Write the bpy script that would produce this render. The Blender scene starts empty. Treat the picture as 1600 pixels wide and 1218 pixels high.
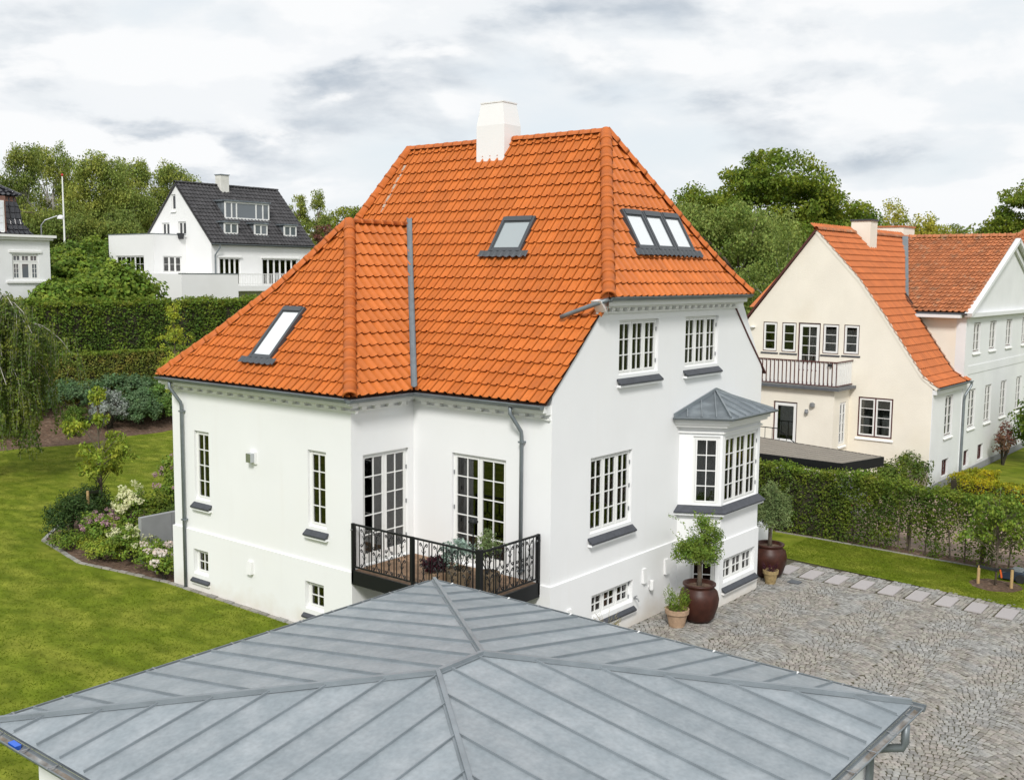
import bpy, bmesh, math, random
import numpy as np
from mathutils import Vector, Matrix
random.seed(7); rng = np.random.default_rng(7)
sc = bpy.context.scene
R = math.radians
# ------------------------------------------------------------------ camera
CAM = Vector((-17.072, -12.694, 7.999))
def set_camera():
    y, p, r = R(51.153), R(-6.312), R(.531)
    fw = Vector((math.sin(y)*math.cos(p), math.cos(y)*math.cos(p), math.sin(p)))
    rt = Vector((math.cos(y), -math.sin(y), 0)); up = rt.cross(fw)
    rt2 = rt*math.cos(r)+up*math.sin(r); up2 = up*math.cos(r)-rt*math.sin(r)
    cd = bpy.data.cameras.new('camera'); co = bpy.data.objects.new('camera', cd)
    sc.collection.objects.link(co)
    cd.sensor_width = 36; cd.lens = 36.97; cd.clip_start = .1; cd.clip_end = 2500
    m = Matrix((rt2, up2, -fw)).transposed().to_4x4(); m.translation = CAM
    co.matrix_world = m; sc.camera = co
set_camera()
# ------------------------------------------------------------------ light
SUN_EL, SUN_AZ = 42., 236.          # azimuth from +Y towards +X
def set_light():
    w = bpy.data.worlds.new('World'); sc.world = w; w.use_nodes = True
    nt = w.node_tree; N = nt.nodes; L = nt.links; N.clear()
    def nd(t, **k):
        n = N.new(t)
        for a, v in k.items(): setattr(n, a, v)
        return n
    def mth(op, a, b=None, c=None):
        n = nd('ShaderNodeMath', operation=op)
        for i, v in enumerate((a, b, c)):
            if v is None: continue
            if isinstance(v, (int, float)): n.inputs[i].default_value = v
            else: L.new(v, n.inputs[i])
        return n.outputs[0]
    def smooth(v, a, b):
        n = nd('ShaderNodeMapRange', interpolation_type='SMOOTHSTEP')
        L.new(v, n.inputs['Value']); n.inputs['From Min'].default_value = a; n.inputs['From Max'].default_value = b
        return n.outputs[0]
    tc = nd('ShaderNodeTexCoord'); sp = nd('ShaderNodeSeparateXYZ'); L.new(tc.outputs['Generated'], sp.inputs[0])
    x, y, z = sp.outputs
    def layer(scale, off, detail, rough, dz=0., dist=0.):
        cb = nd('ShaderNodeCombineXYZ'); L.new(x, cb.inputs[0]); L.new(y, cb.inputs[1]); L.new(mth('MULTIPLY', mth('ADD', z, dz), 2.7), cb.inputs[2])
        mp = nd('ShaderNodeMapping'); L.new(cb.outputs[0], mp.inputs[0]); mp.inputs['Location'].default_value = off
        n = nd('ShaderNodeTexNoise'); L.new(mp.outputs[0], n.inputs['Vector'])
        n.inputs['Scale'].default_value = scale; n.inputs['Detail'].default_value = detail; n.inputs['Roughness'].default_value = rough
        n.inputs['Distortion'].default_value = dist
        return n.outputs[0]
    def field(dz):
        return mth('ADD', mth('MULTIPLY', layer(2.7, CLO, 2, .5, dz), .63), mth('MULTIPLY', layer(6.5, (CLO[0]+5, CLO[1], CLO[2]+2), 10, .56, dz, .2), .37))
    d0 = field(0.); d1 = field(.028); d2 = field(.07)
    cover = smooth(d0, .30, .48)
    under = smooth(mth('SUBTRACT', d2, d0), -.03, .07)          # thick cloud above: grey base
    thick = smooth(d1, .46, .60)
    top = smooth(mth('SUBTRACT', d0, d1), -.008, .040)          # thin above: bright top
    def ramp2(f, c0, c1):
        m = nd('ShaderNodeMix', data_type='RGBA'); L.new(f, m.inputs[0])
        for i, c in ((6, c0), (7, c1)):
            if isinstance(c, tuple): m.inputs[i].default_value = (*c, 1)
            else: L.new(c, m.inputs[i])
        return m.outputs[2]
    col = ramp2(smooth(d0, .40, .56), (.73, .77, .80), (.79, .81, .83))
    col = ramp2(mth('MULTIPLY', thick, under), col, (.43, .485, .55))
    col = ramp2(mth('MULTIPLY', top, smooth(d0, .42, .52)), col, (.84, .85, .86))
    col = ramp2(smooth(z, -.01, .10), ramp2(mth('MULTIPLY', top, .6), (.75, .78, .81), (.82, .835, .85)), col)
    col = ramp2(smooth(z, -.06, .0), (.20, .22, .16), col)
    sky = nd('ShaderNodeTexSky', sky_type='NISHITA', sun_disc=False)
    sky.sun_elevation = R(SUN_EL); sky.sun_rotation = R(SUN_AZ); sky.air_density = 1; sky.dust_density = 2
    b1 = nd('ShaderNodeBackground'); L.new(sky.outputs[0], b1.inputs[0]); b1.inputs[1].default_value = .1
    b2 = nd('ShaderNodeBackground'); L.new(col, b2.inputs[0]); b2.inputs[1].default_value = .80
    ms = nd('ShaderNodeMixShader'); L.new(mth('ADD', mth('MULTIPLY', cover, .2), .8), ms.inputs[0])
    L.new(b1.outputs[0], ms.inputs[1]); L.new(b2.outputs[0], ms.inputs[2])
    out = nd('ShaderNodeOutputWorld'); L.new(ms.outputs[0], out.inputs[0])
    sd = bpy.data.lights.new('sun', 'SUN'); sd.energy = 2.0; sd.angle = R(12); sd.color = (1, .975, .94)
    so = bpy.data.objects.new('sun', sd); sc.collection.objects.link(so)
    a, e = R(SUN_AZ), R(SUN_EL)
    d = Vector((math.sin(a)*math.cos(e), math.cos(a)*math.cos(e), math.sin(e)))
    so.location = d*60; so.rotation_euler = d.to_track_quat('Z', 'Y').to_euler()
CLO = (1.3, .4, 2.0)
set_light()
vs = sc.view_settings; vs.view_transform = 'Standard'; vs.look = 'None'; vs.exposure = .53; vs.gamma = 1; vs.use_curve_mapping = False
sc.cycles.max_bounces = 6; sc.cycles.transparent_max_bounces = 12; sc.cycles.diffuse_bounces = 3
sc.cycles.glossy_bounces = 3; sc.cycles.sample_clamp_indirect = 4; sc.cycles.use_denoising = True

# ------------------------------------------------------------------ materials
def mat(name, col, rough=.7, var=0., vscale=3., bump=0., bscale=20., metal=0., island=0., hue=0., col2=None, c2scale=1.,
        c2a=.45, c2b=.65, spec=.5, trans=0., detail=6, stretch=None, coat=0., obj=0., bdist=.02):
    m = bpy.data.materials.new(name); m.use_nodes = True; nt = m.node_tree; N = nt.nodes; L = nt.links
    b = N['Principled BSDF']; b.inputs['Roughness'].default_value = rough; b.inputs['Metallic'].default_value = metal
    b.inputs['Specular IOR Level'].default_value = spec; b.inputs['Coat Weight'].default_value = coat
    geo = N.new('ShaderNodeNewGeometry'); vec = geo.outputs['Position']
    if stretch:
        mp = N.new('ShaderNodeMapping'); mp.inputs['Scale'].default_value = stretch; L.new(vec, mp.inputs[0]); vec = mp.outputs[0]
    def noise(s, d=detail):
        n = N.new('ShaderNodeTexNoise'); L.new(vec, n.inputs['Vector']); n.inputs['Scale'].default_value = s; n.inputs['Detail'].default_value = d
        return n.outputs[0]
    def mr(v, a, b_, c=0., d=1.):
        n = N.new('ShaderNodeMapRange'); L.new(v, n.inputs[0])
        for i, k in zip((1, 2, 3, 4), (a, b_, c, d)): n.inputs[i].default_value = k
        return n.outputs[0]
    c = N.new('ShaderNodeRGB'); c.outputs[0].default_value = (*col, 1); cur = c.outputs[0]
    if col2 is not None:
        mx = N.new('ShaderNodeMix'); mx.data_type = 'RGBA'; L.new(mr(noise(c2scale), c2a, c2b), mx.inputs[0]); L.new(cur, mx.inputs[6]); mx.inputs[7].default_value = (*col2, 1); cur = mx.outputs[2]
    val = None
    def mul(a, b_):
        if a is None: return b_
        n = N.new('ShaderNodeMath'); n.operation = 'MULTIPLY'; L.new(a, n.inputs[0]); L.new(b_, n.inputs[1]); return n.outputs[0]
    if var: val = mul(val, mr(noise(vscale), .25, .75, 1-var, 1+var))
    rnd = None
    if island or obj or hue:
        rnd = geo.outputs['Random Per Island']
        if obj:
            oi = N.new('ShaderNodeObjectInfo'); ad = N.new('ShaderNodeMath'); ad.operation = 'ADD'; L.new(rnd, ad.inputs[0]); L.new(oi.outputs['Random'], ad.inputs[1])
            fr = N.new('ShaderNodeMath'); fr.operation = 'FRACT'; L.new(ad.outputs[0], fr.inputs[0]); rnd = fr.outputs[0]
        if island or obj: val = mul(val, mr(rnd, 0, 1, 1-max(island, obj), 1+max(island, obj)))
    if val is not None or hue:
        h = N.new('ShaderNodeHueSaturation'); L.new(cur, h.inputs['Color'])
        if val is not None: L.new(val, h.inputs['Value'])
        if hue:
            m7 = N.new('ShaderNodeMath'); m7.operation = 'MULTIPLY'; L.new(rnd, m7.inputs[0]); m7.inputs[1].default_value = 7.31
            f7 = N.new('ShaderNodeMath'); f7.operation = 'FRACT'; L.new(m7.outputs[0], f7.inputs[0])
            L.new(mr(f7.outputs[0], 0, 1, .5-hue, .5+hue), h.inputs['Hue'])
        cur = h.outputs[0]
    L.new(cur, b.inputs['Base Color'])
    if bump:
        bn = N.new('ShaderNodeBump'); bn.inputs['Strength'].default_value = bump; bn.inputs['Distance'].default_value = bdist
        L.new(noise(bscale), bn.inputs['Height']); L.new(bn.outputs[0], b.inputs['Normal'])
    if trans:
        tr = N.new('ShaderNodeBsdfTranslucent'); L.new(cur, tr.inputs[0]); ms = N.new('ShaderNodeMixShader'); ms.inputs[0].default_value = trans
        L.new(b.outputs[0], ms.inputs[1]); L.new(tr.outputs[0], ms.inputs[2]); L.new(ms.outputs[0], N['Material Output'].inputs[0])
    return m
def glass_mat(name, tint, refl=.9):
    m = bpy.data.materials.new(name); m.use_nodes = True; nt = m.node_tree; N = nt.nodes; L = nt.links; N.remove(N['Principled BSDF'])
    t = N.new('ShaderNodeBsdfTransparent'); t.inputs[0].default_value = (*tint, 1); g = N.new('ShaderNodeBsdfGlossy'); g.inputs['Roughness'].default_value = .015
    g.inputs[0].default_value = (refl, refl, refl, 1)
    f = N.new('ShaderNodeFresnel'); f.inputs[0].default_value = 1.95
    bn = N.new('ShaderNodeBump'); bn.inputs['Strength'].default_value = .03; nz = N.new('ShaderNodeTexNoise'); nz.inputs['Scale'].default_value = 1.7
    ge = N.new('ShaderNodeNewGeometry'); L.new(ge.outputs['Position'], nz.inputs['Vector']); L.new(nz.outputs[0], bn.inputs['Height']); L.new(bn.outputs[0], g.inputs['Normal'])
    ms = N.new('ShaderNodeMixShader'); L.new(f.outputs[0], ms.inputs[0]); L.new(t.outputs[0], ms.inputs[1]); L.new(g.outputs[0], ms.inputs[2])
    L.new(ms.outputs[0], N['Material Output'].inputs[0]); return m
def splash(m, z0, z1, col):
    nt = m.node_tree; N = nt.nodes; L = nt.links; b = N['Principled BSDF']; src = b.inputs['Base Color'].links[0].from_socket
    g = N.new('ShaderNodeNewGeometry'); s = N.new('ShaderNodeSeparateXYZ'); L.new(g.outputs['Position'], s.inputs[0])
    n = N.new('ShaderNodeTexNoise'); n.inputs['Scale'].default_value = 2.2; n.inputs['Detail'].default_value = 6; L.new(g.outputs['Position'], n.inputs['Vector'])
    a = N.new('ShaderNodeMath'); a.operation = 'MULTIPLY_ADD'; L.new(n.outputs[0], a.inputs[0]); a.inputs[1].default_value = -.75; L.new(s.outputs[2], a.inputs[2])
    r = N.new('ShaderNodeMapRange'); L.new(a.outputs[0], r.inputs[0]); r.inputs[1].default_value = z0; r.inputs[2].default_value = z1; r.inputs[3].default_value = .55; r.inputs[4].default_value = 0
    # faint vertical rain streaks
    mp = N.new('ShaderNodeMapping'); mp.inputs['Scale'].default_value = (5, 5, .35); L.new(g.outputs['Position'], mp.inputs[0]); n2 = N.new('ShaderNodeTexNoise'); n2.inputs['Scale'].default_value = 1.0; n2.inputs['Detail'].default_value = 5; L.new(mp.outputs[0], n2.inputs['Vector'])
    r2 = N.new('ShaderNodeMapRange'); L.new(n2.outputs[0], r2.inputs[0]); r2.inputs[1].default_value = .56; r2.inputs[2].default_value = .78; r2.inputs[3].default_value = 0; r2.inputs[4].default_value = .05
    mx0 = N.new('ShaderNodeMath'); mx0.operation = 'MAXIMUM'; L.new(r.outputs[0], mx0.inputs[0]); L.new(r2.outputs[0], mx0.inputs[1])
    mx = N.new('ShaderNodeMix'); mx.data_type = 'RGBA'; L.new(mx0.outputs[0], mx.inputs[0]); L.new(src, mx.inputs[6]); mx.inputs[7].default_value = (*col, 1); L.new(mx.outputs[2], b.inputs['Base Color'])
    return m
M = dict(
 stucco=mat('white_stucco', (.82, .825, .825), .85, var=.025, vscale=.7, bump=.12, bscale=45, bdist=.01, col2=(.79, .785, .77), c2scale=.35, c2a=.55, c2b=.8),
 cream=mat('cream_stucco', (.83, .78, .675), .88, var=.05, vscale=.9, bump=.35, bscale=22, bdist=.02, col2=(.78, .72, .60), c2scale=.5, c2a=.5, c2b=.75),
 shadewhite=mat('shade_tinted_white_stucco', (.76, .77, .77), .88, var=.05, vscale=.9, bump=.3, bscale=22),  # white stucco with the bluish shade of the facade put into its colour
 farwhite=mat('far_white_render', (.80, .80, .79), .85, var=.03, vscale=.4, col2=(.72, .72, .70), c2scale=.25, c2a=.55, c2b=.8),
 inner=mat('unlit_room_shade', (.10, .085, .07), .9),  # darkness of the unlit rooms put into the inner wall colour
 trim=mat('white_paint', (.80, .80, .78), .45),
 slate=mat('slate_sill', (.05, .054, .065), .5, var=.25, vscale=9),
 tile=mat('orange_roof_clay', (.52, .142, .025), .55, var=.10, vscale=7, obj=.10, island=.10, bump=.08, bscale=60, bdist=.004, col2=(.47, .122, .021), c2scale=1.6, c2a=.5, c2b=.7, spec=.35),
 ridge=mat('orange_ridge_clay', (.48, .125, .024), .6, var=.10, vscale=5, obj=.07, spec=.3),
 oldtile=mat('weathered_roof_clay', (.43, .150, .055), .7, var=.18, vscale=2.0, obj=.18, island=.18, col2=(.37, .21, .12), c2scale=2.6, c2a=.55, c2b=.72),
 nbtile=mat('neighbour_roof_clay', (.45, .125, .030), .65, var=.10, vscale=1.5, obj=.10, island=.10),
 under=mat('groove_shade_underlay', (.035, .012, .006), .9),  # boarding coloured dark so the tile gaps carry the groove shade
 zinc=mat('zinc_sheet', (.265, .300, .322), .48, var=.12, vscale=16, metal=.22, col2=(.345, .375, .395), c2scale=2.6, c2a=.40, c2b=.72, detail=15, obj=.08, bump=.30, bscale=2.2, bdist=.03),
 zincseam=mat('zinc_seam', (.25, .28, .30), .45, var=.15, vscale=3, metal=.3),
 zincd=mat('dark_zinc', (.17, .195, .215), .45, var=.18, vscale=2.5, metal=.3, obj=.06, col2=(.22, .25, .27), c2scale=2.5),
 gutter=mat('zinc_gutter', (.19, .215, .23), .45, var=.18, vscale=4, metal=.35),
 gutterin=mat('wet_gutter_silt', (.16, .13, .10), .35, var=.35, vscale=7, col2=(.28, .29, .29), c2scale=3),
 lead=mat('lead_flashing', (.12, .13, .145), .5, var=.2, vscale=8, metal=.2),
 skyframe=mat('skylight_aluminium', (.075, .082, .09), .4, metal=.3),
 black=mat('black_painted_iron', (.010, .011, .012), .5, spec=.25),
 deck=mat('brown_deck_board', (.24, .15, .09), .75, var=.25, vscale=6, obj=.2, island=.2),
 glass=glass_mat('window_glass', (.72, .76, .74)),
 roofglass=mat('blind_backed_glass', (.72, .75, .77), .04, spec=.9, coat=1),
 dormerglass=mat('dormer_glass', (.13, .15, .165), .05, spec=.8),
 roofglass2=mat('grey_backed_glass', (.32, .36, .37), .04, spec=.9, coat=1),
 curtain=mat('olive_curtain_with_reflection', (.12, .11, .06), .9, var=.3, vscale=2.5),  # dark curtain; the olive also paints in the hedge reflected in the glass
 curtain2=mat('grey_curtain', (.42, .43, .40), .9, var=.2, vscale=2.5),
 curtain3=mat('unlit_room_curtain', (.06, .045, .038), .9, var=.2, vscale=2.5),  # curtain coloured dark to stand for the unlit room behind
 lacecurtain=mat('pale_net_curtain', (.33, .34, .33), .9, var=.25, vscale=3),
 steel=mat('grey_hinge_steel', (.30, .31, .32), .4, metal=.5),
 lawn=mat('mown_lawn', (.118, .158, .010), .95, var=.30, vscale=2.6, col2=(.185, .205, .024), c2scale=1.3, c2a=.42, c2b=.66, bump=.4, bscale=55, bdist=.05, stretch=(1.0, .55, 1), spec=.12),
 grass=mat('grass_blade', (.145, .200, .013), .9, island=.16, hue=.012, trans=.5, col2=(.195, .22, .03), c2scale=.8, c2a=.45, c2b=.65, spec=.12),
 field=mat('rough_grass', (.075, .095, .018), .95, var=.3, vscale=.3, spec=.1),
 soil=mat('bark_mulch_soil', (.105, .062, .038), .98, var=.45, vscale=9, bump=.8, bscale=14, bdist=.06, col2=(.19, .13, .09), c2scale=6, c2a=.5, c2b=.7),
 sand=mat('joint_sand', (.065, .058, .032), .97, var=.35, vscale=7, bump=.3, bscale=60),
 cobble=mat('granite_sett', (.262, .242, .212), .78, var=.15, vscale=14, obj=.26, island=.26, hue=.025, bump=.2, bscale=50, bdist=.01, col2=(.265, .26, .245), c2scale=1.1, c2a=.45, c2b=.6),
 slab=mat('pink_granite_slab', (.40, .37, .365), .7, var=.08, vscale=40, obj=.05),
 pinkpave=mat('brown_block_paving', (.27, .195, .15), .9, var=.3, vscale=5, bump=.3, bscale=30),
 concrete=mat('grey_concrete', (.27, .275, .28), .85, var=.12, vscale=2.5, bump=.1, bscale=30),
 darktile=mat('charcoal_roof_tile', (.042, .040, .042), .6, var=.2, vscale=4, island=.25),
 glazed=mat('black_glazed_tile', (.018, .018, .022), .14, spec=.8, island=.3),
 redwood=mat('oxblood_paint', (.085, .022, .02), .6),
 brownred=mat('reddish_brickwork', (.21, .11, .085), .8, var=.2, vscale=6),
 felt=mat('grey_roofing_felt', (.235, .21, .175), .95, var=.2, vscale=3, bump=.2, bscale=60, stretch=(6, 1, 1)),
 plumpot=mat('plum_brown_glazed_clay', (.050, .017, .011), .45, var=.35, vscale=6, spec=.3),
 terracotta=mat('weathered_terracotta', (.40, .27, .175), .85, var=.2, vscale=12),
 yellowpot=mat('mossy_buff_clay', (.33, .24, .11), .85, var=.35, vscale=14),
 wicker=mat('wicker', (.22, .16, .10), .8, var=.3, vscale=30),
 stake=mat('pale_softwood', (.46, .31, .14), .8, var=.15, vscale=12),
 plastic=mat('black_plastic', (.02, .021, .024), .4),
 bluebody=mat('dark_blue_plastic', (.03, .045, .07), .3),
 orange=mat('orange_plastic', (.7, .12, .02), .4),
 blue=mat('blue_plastic', (.02, .12, .6), .3),
 white=mat('white_plastic', (.78, .78, .77), .4),
 carpaint=mat('dark_car_paint', (.03, .035, .042), .2, coat=1, metal=.3),
 carglass=mat('car_glass', (.02, .025, .03), .05, spec=.8),
 redlamp=mat('red_lamp_lens', (.5, .02, .02), .2),
 chrome=mat('silver_trim', (.5, .52, .54), .25, metal=.8),
 rubber=mat('tyre_rubber', (.02, .02, .02), .8),
 bark=mat('grey_brown_bark', (.12, .095, .07), .9, var=.35, vscale=7, bump=.5, bscale=25),
 birchbark=mat('pale_birch_bark', (.36, .34, .30), .85, var=.4, vscale=3),
 twigcore=mat('dark_twigs_and_core', (.035, .030, .018), .95, var=.3, vscale=5),  # shrub twigs, and the added light-blocking core of the hedges
)
splash(M['stucco'], -.45, .05, (.60, .52, .41)); splash(M['cream'], -.4, .1, (.50, .42, .30)); splash(M['shadewhite'], -.4, .1, (.48, .47, .44))
def leaf(name, c, c2, island=.35, hue=.02, trans=.38, sc_=1.0, a=.45, b=.62):
    k = 1.0 if 'petal'  in name or name in ('leaf_silver', 'leaf_yellow', 'straw') else 2.2 if name in ('leaf_bright', 'leaf_willow') else 1.6 if name == 'leaf_hedge' else 2.0 if name == 'leaf_weep' else 3.1 if name == 'leaf_hedge_dark' else 3.0 if 'birch' in name or 'low' in name or 'weep' in name else 2.7
    q = 1.0 if k < 1.2 else 1.10
    c = (c[0]*k*q, c[1]*k, c[2]*k); c2 = (c2[0]*k*q, c2[1]*k, c2[2]*k)
    M[name] = mat(name, c, .6, island=island, hue=hue, trans=trans, col2=c2, c2scale=sc_, c2a=a, c2b=b, spec=.25)
leaf('leaf_beech', (.047, .077, .009), (.083, .106, .010), sc_=.5)
leaf('leaf_willow', (.105, .145, .035), (.075, .115, .022), sc_=.5)
leaf('leaf_birch', (.072, .100, .022), (.105, .125, .025), sc_=.35)
leaf('leaf_birch_dark', (.055, .080, .018), (.080, .100, .020), sc_=.35)
leaf('leaf_olive', (.048, .085, .012), (.075, .115, .018), sc_=3)
leaf('leaf_grey_olive', (.06, .09, .034), (.075, .105, .04), sc_=3)
leaf('leaf_hedge', (.045, .080, .012), (.085, .125, .014), sc_=1.6, a=.42, b=.6)
leaf('leaf_hedge_top', (.052, .088, .010), (.070, .090, .011), sc_=1.6)  # separate leaf colour for hedge tops and the band below
leaf('leaf_hedge_dark', (.030, .056, .008), (.052, .085, .010), sc_=1.0)
leaf('leaf_low_hedge', (.055, .072, .013), (.095, .095, .020), sc_=2.0)
leaf('leaf_bright', (.064, .112, .014), (.100, .145, .018), sc_=1.2)
leaf('leaf_lime', (.14, .165, .018), (.09, .13, .016), sc_=2)
leaf('leaf_yellow', (.42, .36, .012), (.22, .26, .012), sc_=1.8, a=.42, b=.6)
leaf('leaf_yewdark', (.013, .028, .007), (.022, .043, .009), sc_=2)
leaf('leaf_rhodo', (.040, .075, .020), (.065, .12, .022), sc_=1.3)
leaf('leaf_blue', (.045, .080, .038), (.035, .07, .025), sc_=2)
leaf('leaf_silver', (.38, .41, .38), (.24, .29, .22), sc_=4)
leaf('leaf_weep', (.055, .092, .018), (.095, .125, .020), sc_=1.5)
leaf('leaf_yellowgreen', (.15, .155, .022), (.09, .115, .022), sc_=.6)
leaf('leaf_red', (.07, .03, .023), (.045, .04, .017), sc_=.8)
leaf('leaf_plum', (.024, .009, .013), (.035, .01, .015), sc_=3)
leaf('leaf_euca', (.12, .17, .15), (.085, .13, .10), sc_=5)
leaf('leaf_green', (.052, .090, .012), (.08, .115, .015), sc_=3)
leaf('leaf_sapling', (.085, .125, .015), (.12, .145, .016), sc_=2)
leaf('petal_cream', (.80, .78, .52), (.70, .74, .40), island=.1, hue=.01, sc_=6)
leaf('petal_white', (.82, .76, .70), (.80, .66, .60), island=.1, hue=.01, sc_=6)
leaf('petal_pink', (.52, .33, .38), (.42, .27, .30), island=.2, hue=.01, sc_=6)
leaf('straw', (.42, .35, .2), (.34, .30, .14), sc_=5)

# ------------------------------------------------------------------ builders
WL = {}
def W(o): return WL.get(o.name, Vector((0, 0, 0)))
def link(o, parent=None):
    sc.collection.objects.link(o)
    if parent is not None: o.parent = parent
    return o
def tag(o, label=None, cat=None, group=None, kind=None):
    for k, v in (('label', label), ('category', cat), ('group', group), ('kind', kind)):
        if v: o[k] = v
    return o
def thing(name, label, cat, loc=(0, 0, 0), group=None):
    o = bpy.data.objects.new(name, None); o.empty_display_size = .3; link(o); o.location = loc; WL[o.name] = Vector(loc)
    return tag(o, label, cat, group)
class MB:
    def __init__(s): s.v = []; s.f = []; s.mi = []
    def add(s, vs, fs, mi=0):
        n = len(s.v); s.v.extend(tuple(map(float, v)) for v in vs); s.f.extend(tuple(i+n for i in f) for f in fs); s.mi.extend([mi]*len(fs)); return s
    def box(s, a, b, mi=0):
        x0, y0, z0 = [min(p, q) for p, q in zip(a, b)]; x1, y1, z1 = [max(p, q) for p, q in zip(a, b)]
        return s.add([(x0, y0, z0), (x1, y0, z0), (x1, y1, z0), (x0, y1, z0), (x0, y0, z1), (x1, y0, z1), (x1, y1, z1), (x0, y1, z1)],
                     [(0, 3, 2, 1), (4, 5, 6, 7), (0, 1, 5, 4), (1, 2, 6, 5), (2, 3, 7, 6), (3, 0, 4, 7)], mi)
    def hexa(s, P, mi=0):
        return s.add(P, [(0, 3, 2, 1), (4, 5, 6, 7), (0, 1, 5, 4), (1, 2, 6, 5), (2, 3, 7, 6), (3, 0, 4, 7)], mi)
    def bar(s, p, q, w, h, up=(0, 0, 1), mi=0, lift=0.):
        p, q = Vector(p), Vector(q); d = (q-p).normalized(); u = Vector(up); r = d.cross(u).normalized(); u = r.cross(d).normalized()
        a = r*w/2; lo = u*(lift-h/2); hi = u*(lift+h/2)
        return s.hexa([p-a+lo, p+a+lo, q+a+lo, q-a+lo, p-a+hi, p+a+hi, q+a+hi, q-a+hi], mi)
    def tube(s, pts, r, n=6, cap=True, mi=0):
        pts = [Vector(p) for p in pts]; k = len(pts); rs = r if hasattr(r, '__len__') else [r]*k
        vs, fs = [], []; ref = None
        for i, p in enumerate(pts):
            d = (pts[min(i+1, k-1)]-pts[max(i-1, 0)]); d = d.normalized() if d.length > 1e-9 else Vector((0, 0, 1))
            if ref is None: ref = Vector((1, 0, 0)) if abs(d.x) < .8 else Vector((0, 1, 0))
            a = (ref-d*ref.dot(d)).normalized(); ref = a; b = d.cross(a)
            for j in range(n):
                t = 2*math.pi*j/n; vs.append(p+(a*math.cos(t)+b*math.sin(t))*rs[i])
        for i in range(k-1):
            for j in range(n):
                j2 = (j+1) % n; fs.append((i*n+j, i*n+j2, (i+1)*n+j2, (i+1)*n+j))
        if cap: fs += [tuple(range(n-1, -1, -1)), tuple(range((k-1)*n, k*n))]
        return s.add(vs, fs, mi)
    def lathe(s, c, prof, n=24, mi=0):
        c = Vector(c); vs, fs = [], []
        for r, z in prof:
            for j in range(n):
                t = 2*math.pi*j/n; vs.append((c.x+r*math.cos(t), c.y+r*math.sin(t), c.z+z))
        for i in range(len(prof)-1):
            for j in range(n):
                j2 = (j+1) % n; fs.append((i*n+j, i*n+j2, (i+1)*n+j2, (i+1)*n+j))
        fs += [tuple(range(n-1, -1, -1)), tuple(range((len(prof)-1)*n, len(prof)*n))]
        return s.add(vs, fs, mi)
    def prism(s, poly, ax, a, b, mi=0):
        # poly: 2D points in the two other axes (order x,y,z without ax); extruded along axis ax from a to b
        n = len(poly); ins = lambda p, t: tuple(np.insert(np.array(p, float), ax, t))
        vs = [ins(p, a) for p in poly]+[ins(p, b) for p in poly]
        fs = [tuple(range(n-1, -1, -1)), tuple(range(n, 2*n))]+[(i, (i+1) % n, n+(i+1) % n, n+i) for i in range(n)]
        return s.add(vs, fs, mi)
    def poly(s, pts, mi=0): return s.add(pts, [tuple(range(len(pts)))], mi)
    def mesh(s, name, mats, off=Vector((0, 0, 0)), smooth=False):
        me = bpy.data.meshes.new(name); me.from_pydata([(v[0]-off.x, v[1]-off.y, v[2]-off.z) for v in s.v], [], s.f)
        for m in (mats if isinstance(mats, (list, tuple)) else [mats]): me.materials.append(m)
        me.polygons.foreach_set('material_index', s.mi)
        bm = bmesh.new(); bm.from_mesh(me); bmesh.ops.recalc_face_normals(bm, faces=bm.faces); bm.to_mesh(me); bm.free()
        if smooth: me.polygons.foreach_set('use_smooth', [True]*len(me.polygons))
        return me
    def obj(s, name, mats, parent=None, smooth=False, kind=None):
        # vertices are world coordinates
        off = W(parent) if parent is not None else Vector((0, 0, 0))
        o = bpy.data.objects.new(name, s.mesh(name, mats, off, smooth)); link(o, parent); WL[o.name] = off
        if kind: o['kind'] = kind
        return o
    def top(s, name, mats, label, cat, loc, group=None, smooth=False):
        o = bpy.data.objects.new(name, s.mesh(name, mats, Vector(loc), smooth)); link(o); o.location = loc; WL[o.name] = Vector(loc)
        return tag(o, label, cat, group)
def inst(name, me, mtx, parent):
    o = bpy.data.objects.new(name, me); link(o, parent); o.matrix_local = Matrix.Translation(-W(parent)) @ mtx; WL[o.name] = Vector(mtx.translation); return o
def npmesh(name, V, F, m, off=(0, 0, 0)):
    V = np.asarray(V, np.float32)-np.array(off, np.float32); F = np.asarray(F, np.int32); k = F.shape[1]
    me = bpy.data.meshes.new(name); me.vertices.add(len(V)); me.vertices.foreach_set('co', V.ravel())
    me.loops.add(F.size); me.loops.foreach_set('vertex_index', F.ravel()); me.polygons.add(len(F))
    me.polygons.foreach_set('loop_start', np.arange(0, F.size, k, dtype=np.int32)); me.polygons.foreach_set('loop_total', np.full(len(F), k, np.int32))
    me.materials.append(m); me.update(calc_edges=True); return me
def npobj(name, V, F, m, parent=None, kind=None):
    off = W(parent) if parent is not None else Vector((0, 0, 0))
    o = bpy.data.objects.new(name, npmesh(name, V, F, m, off)); link(o, parent); WL[o.name] = off
    if kind: o['kind'] = kind
    return o
def unit(a): return a/np.maximum(np.linalg.norm(a, axis=-1, keepdims=True), 1e-9)
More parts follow.
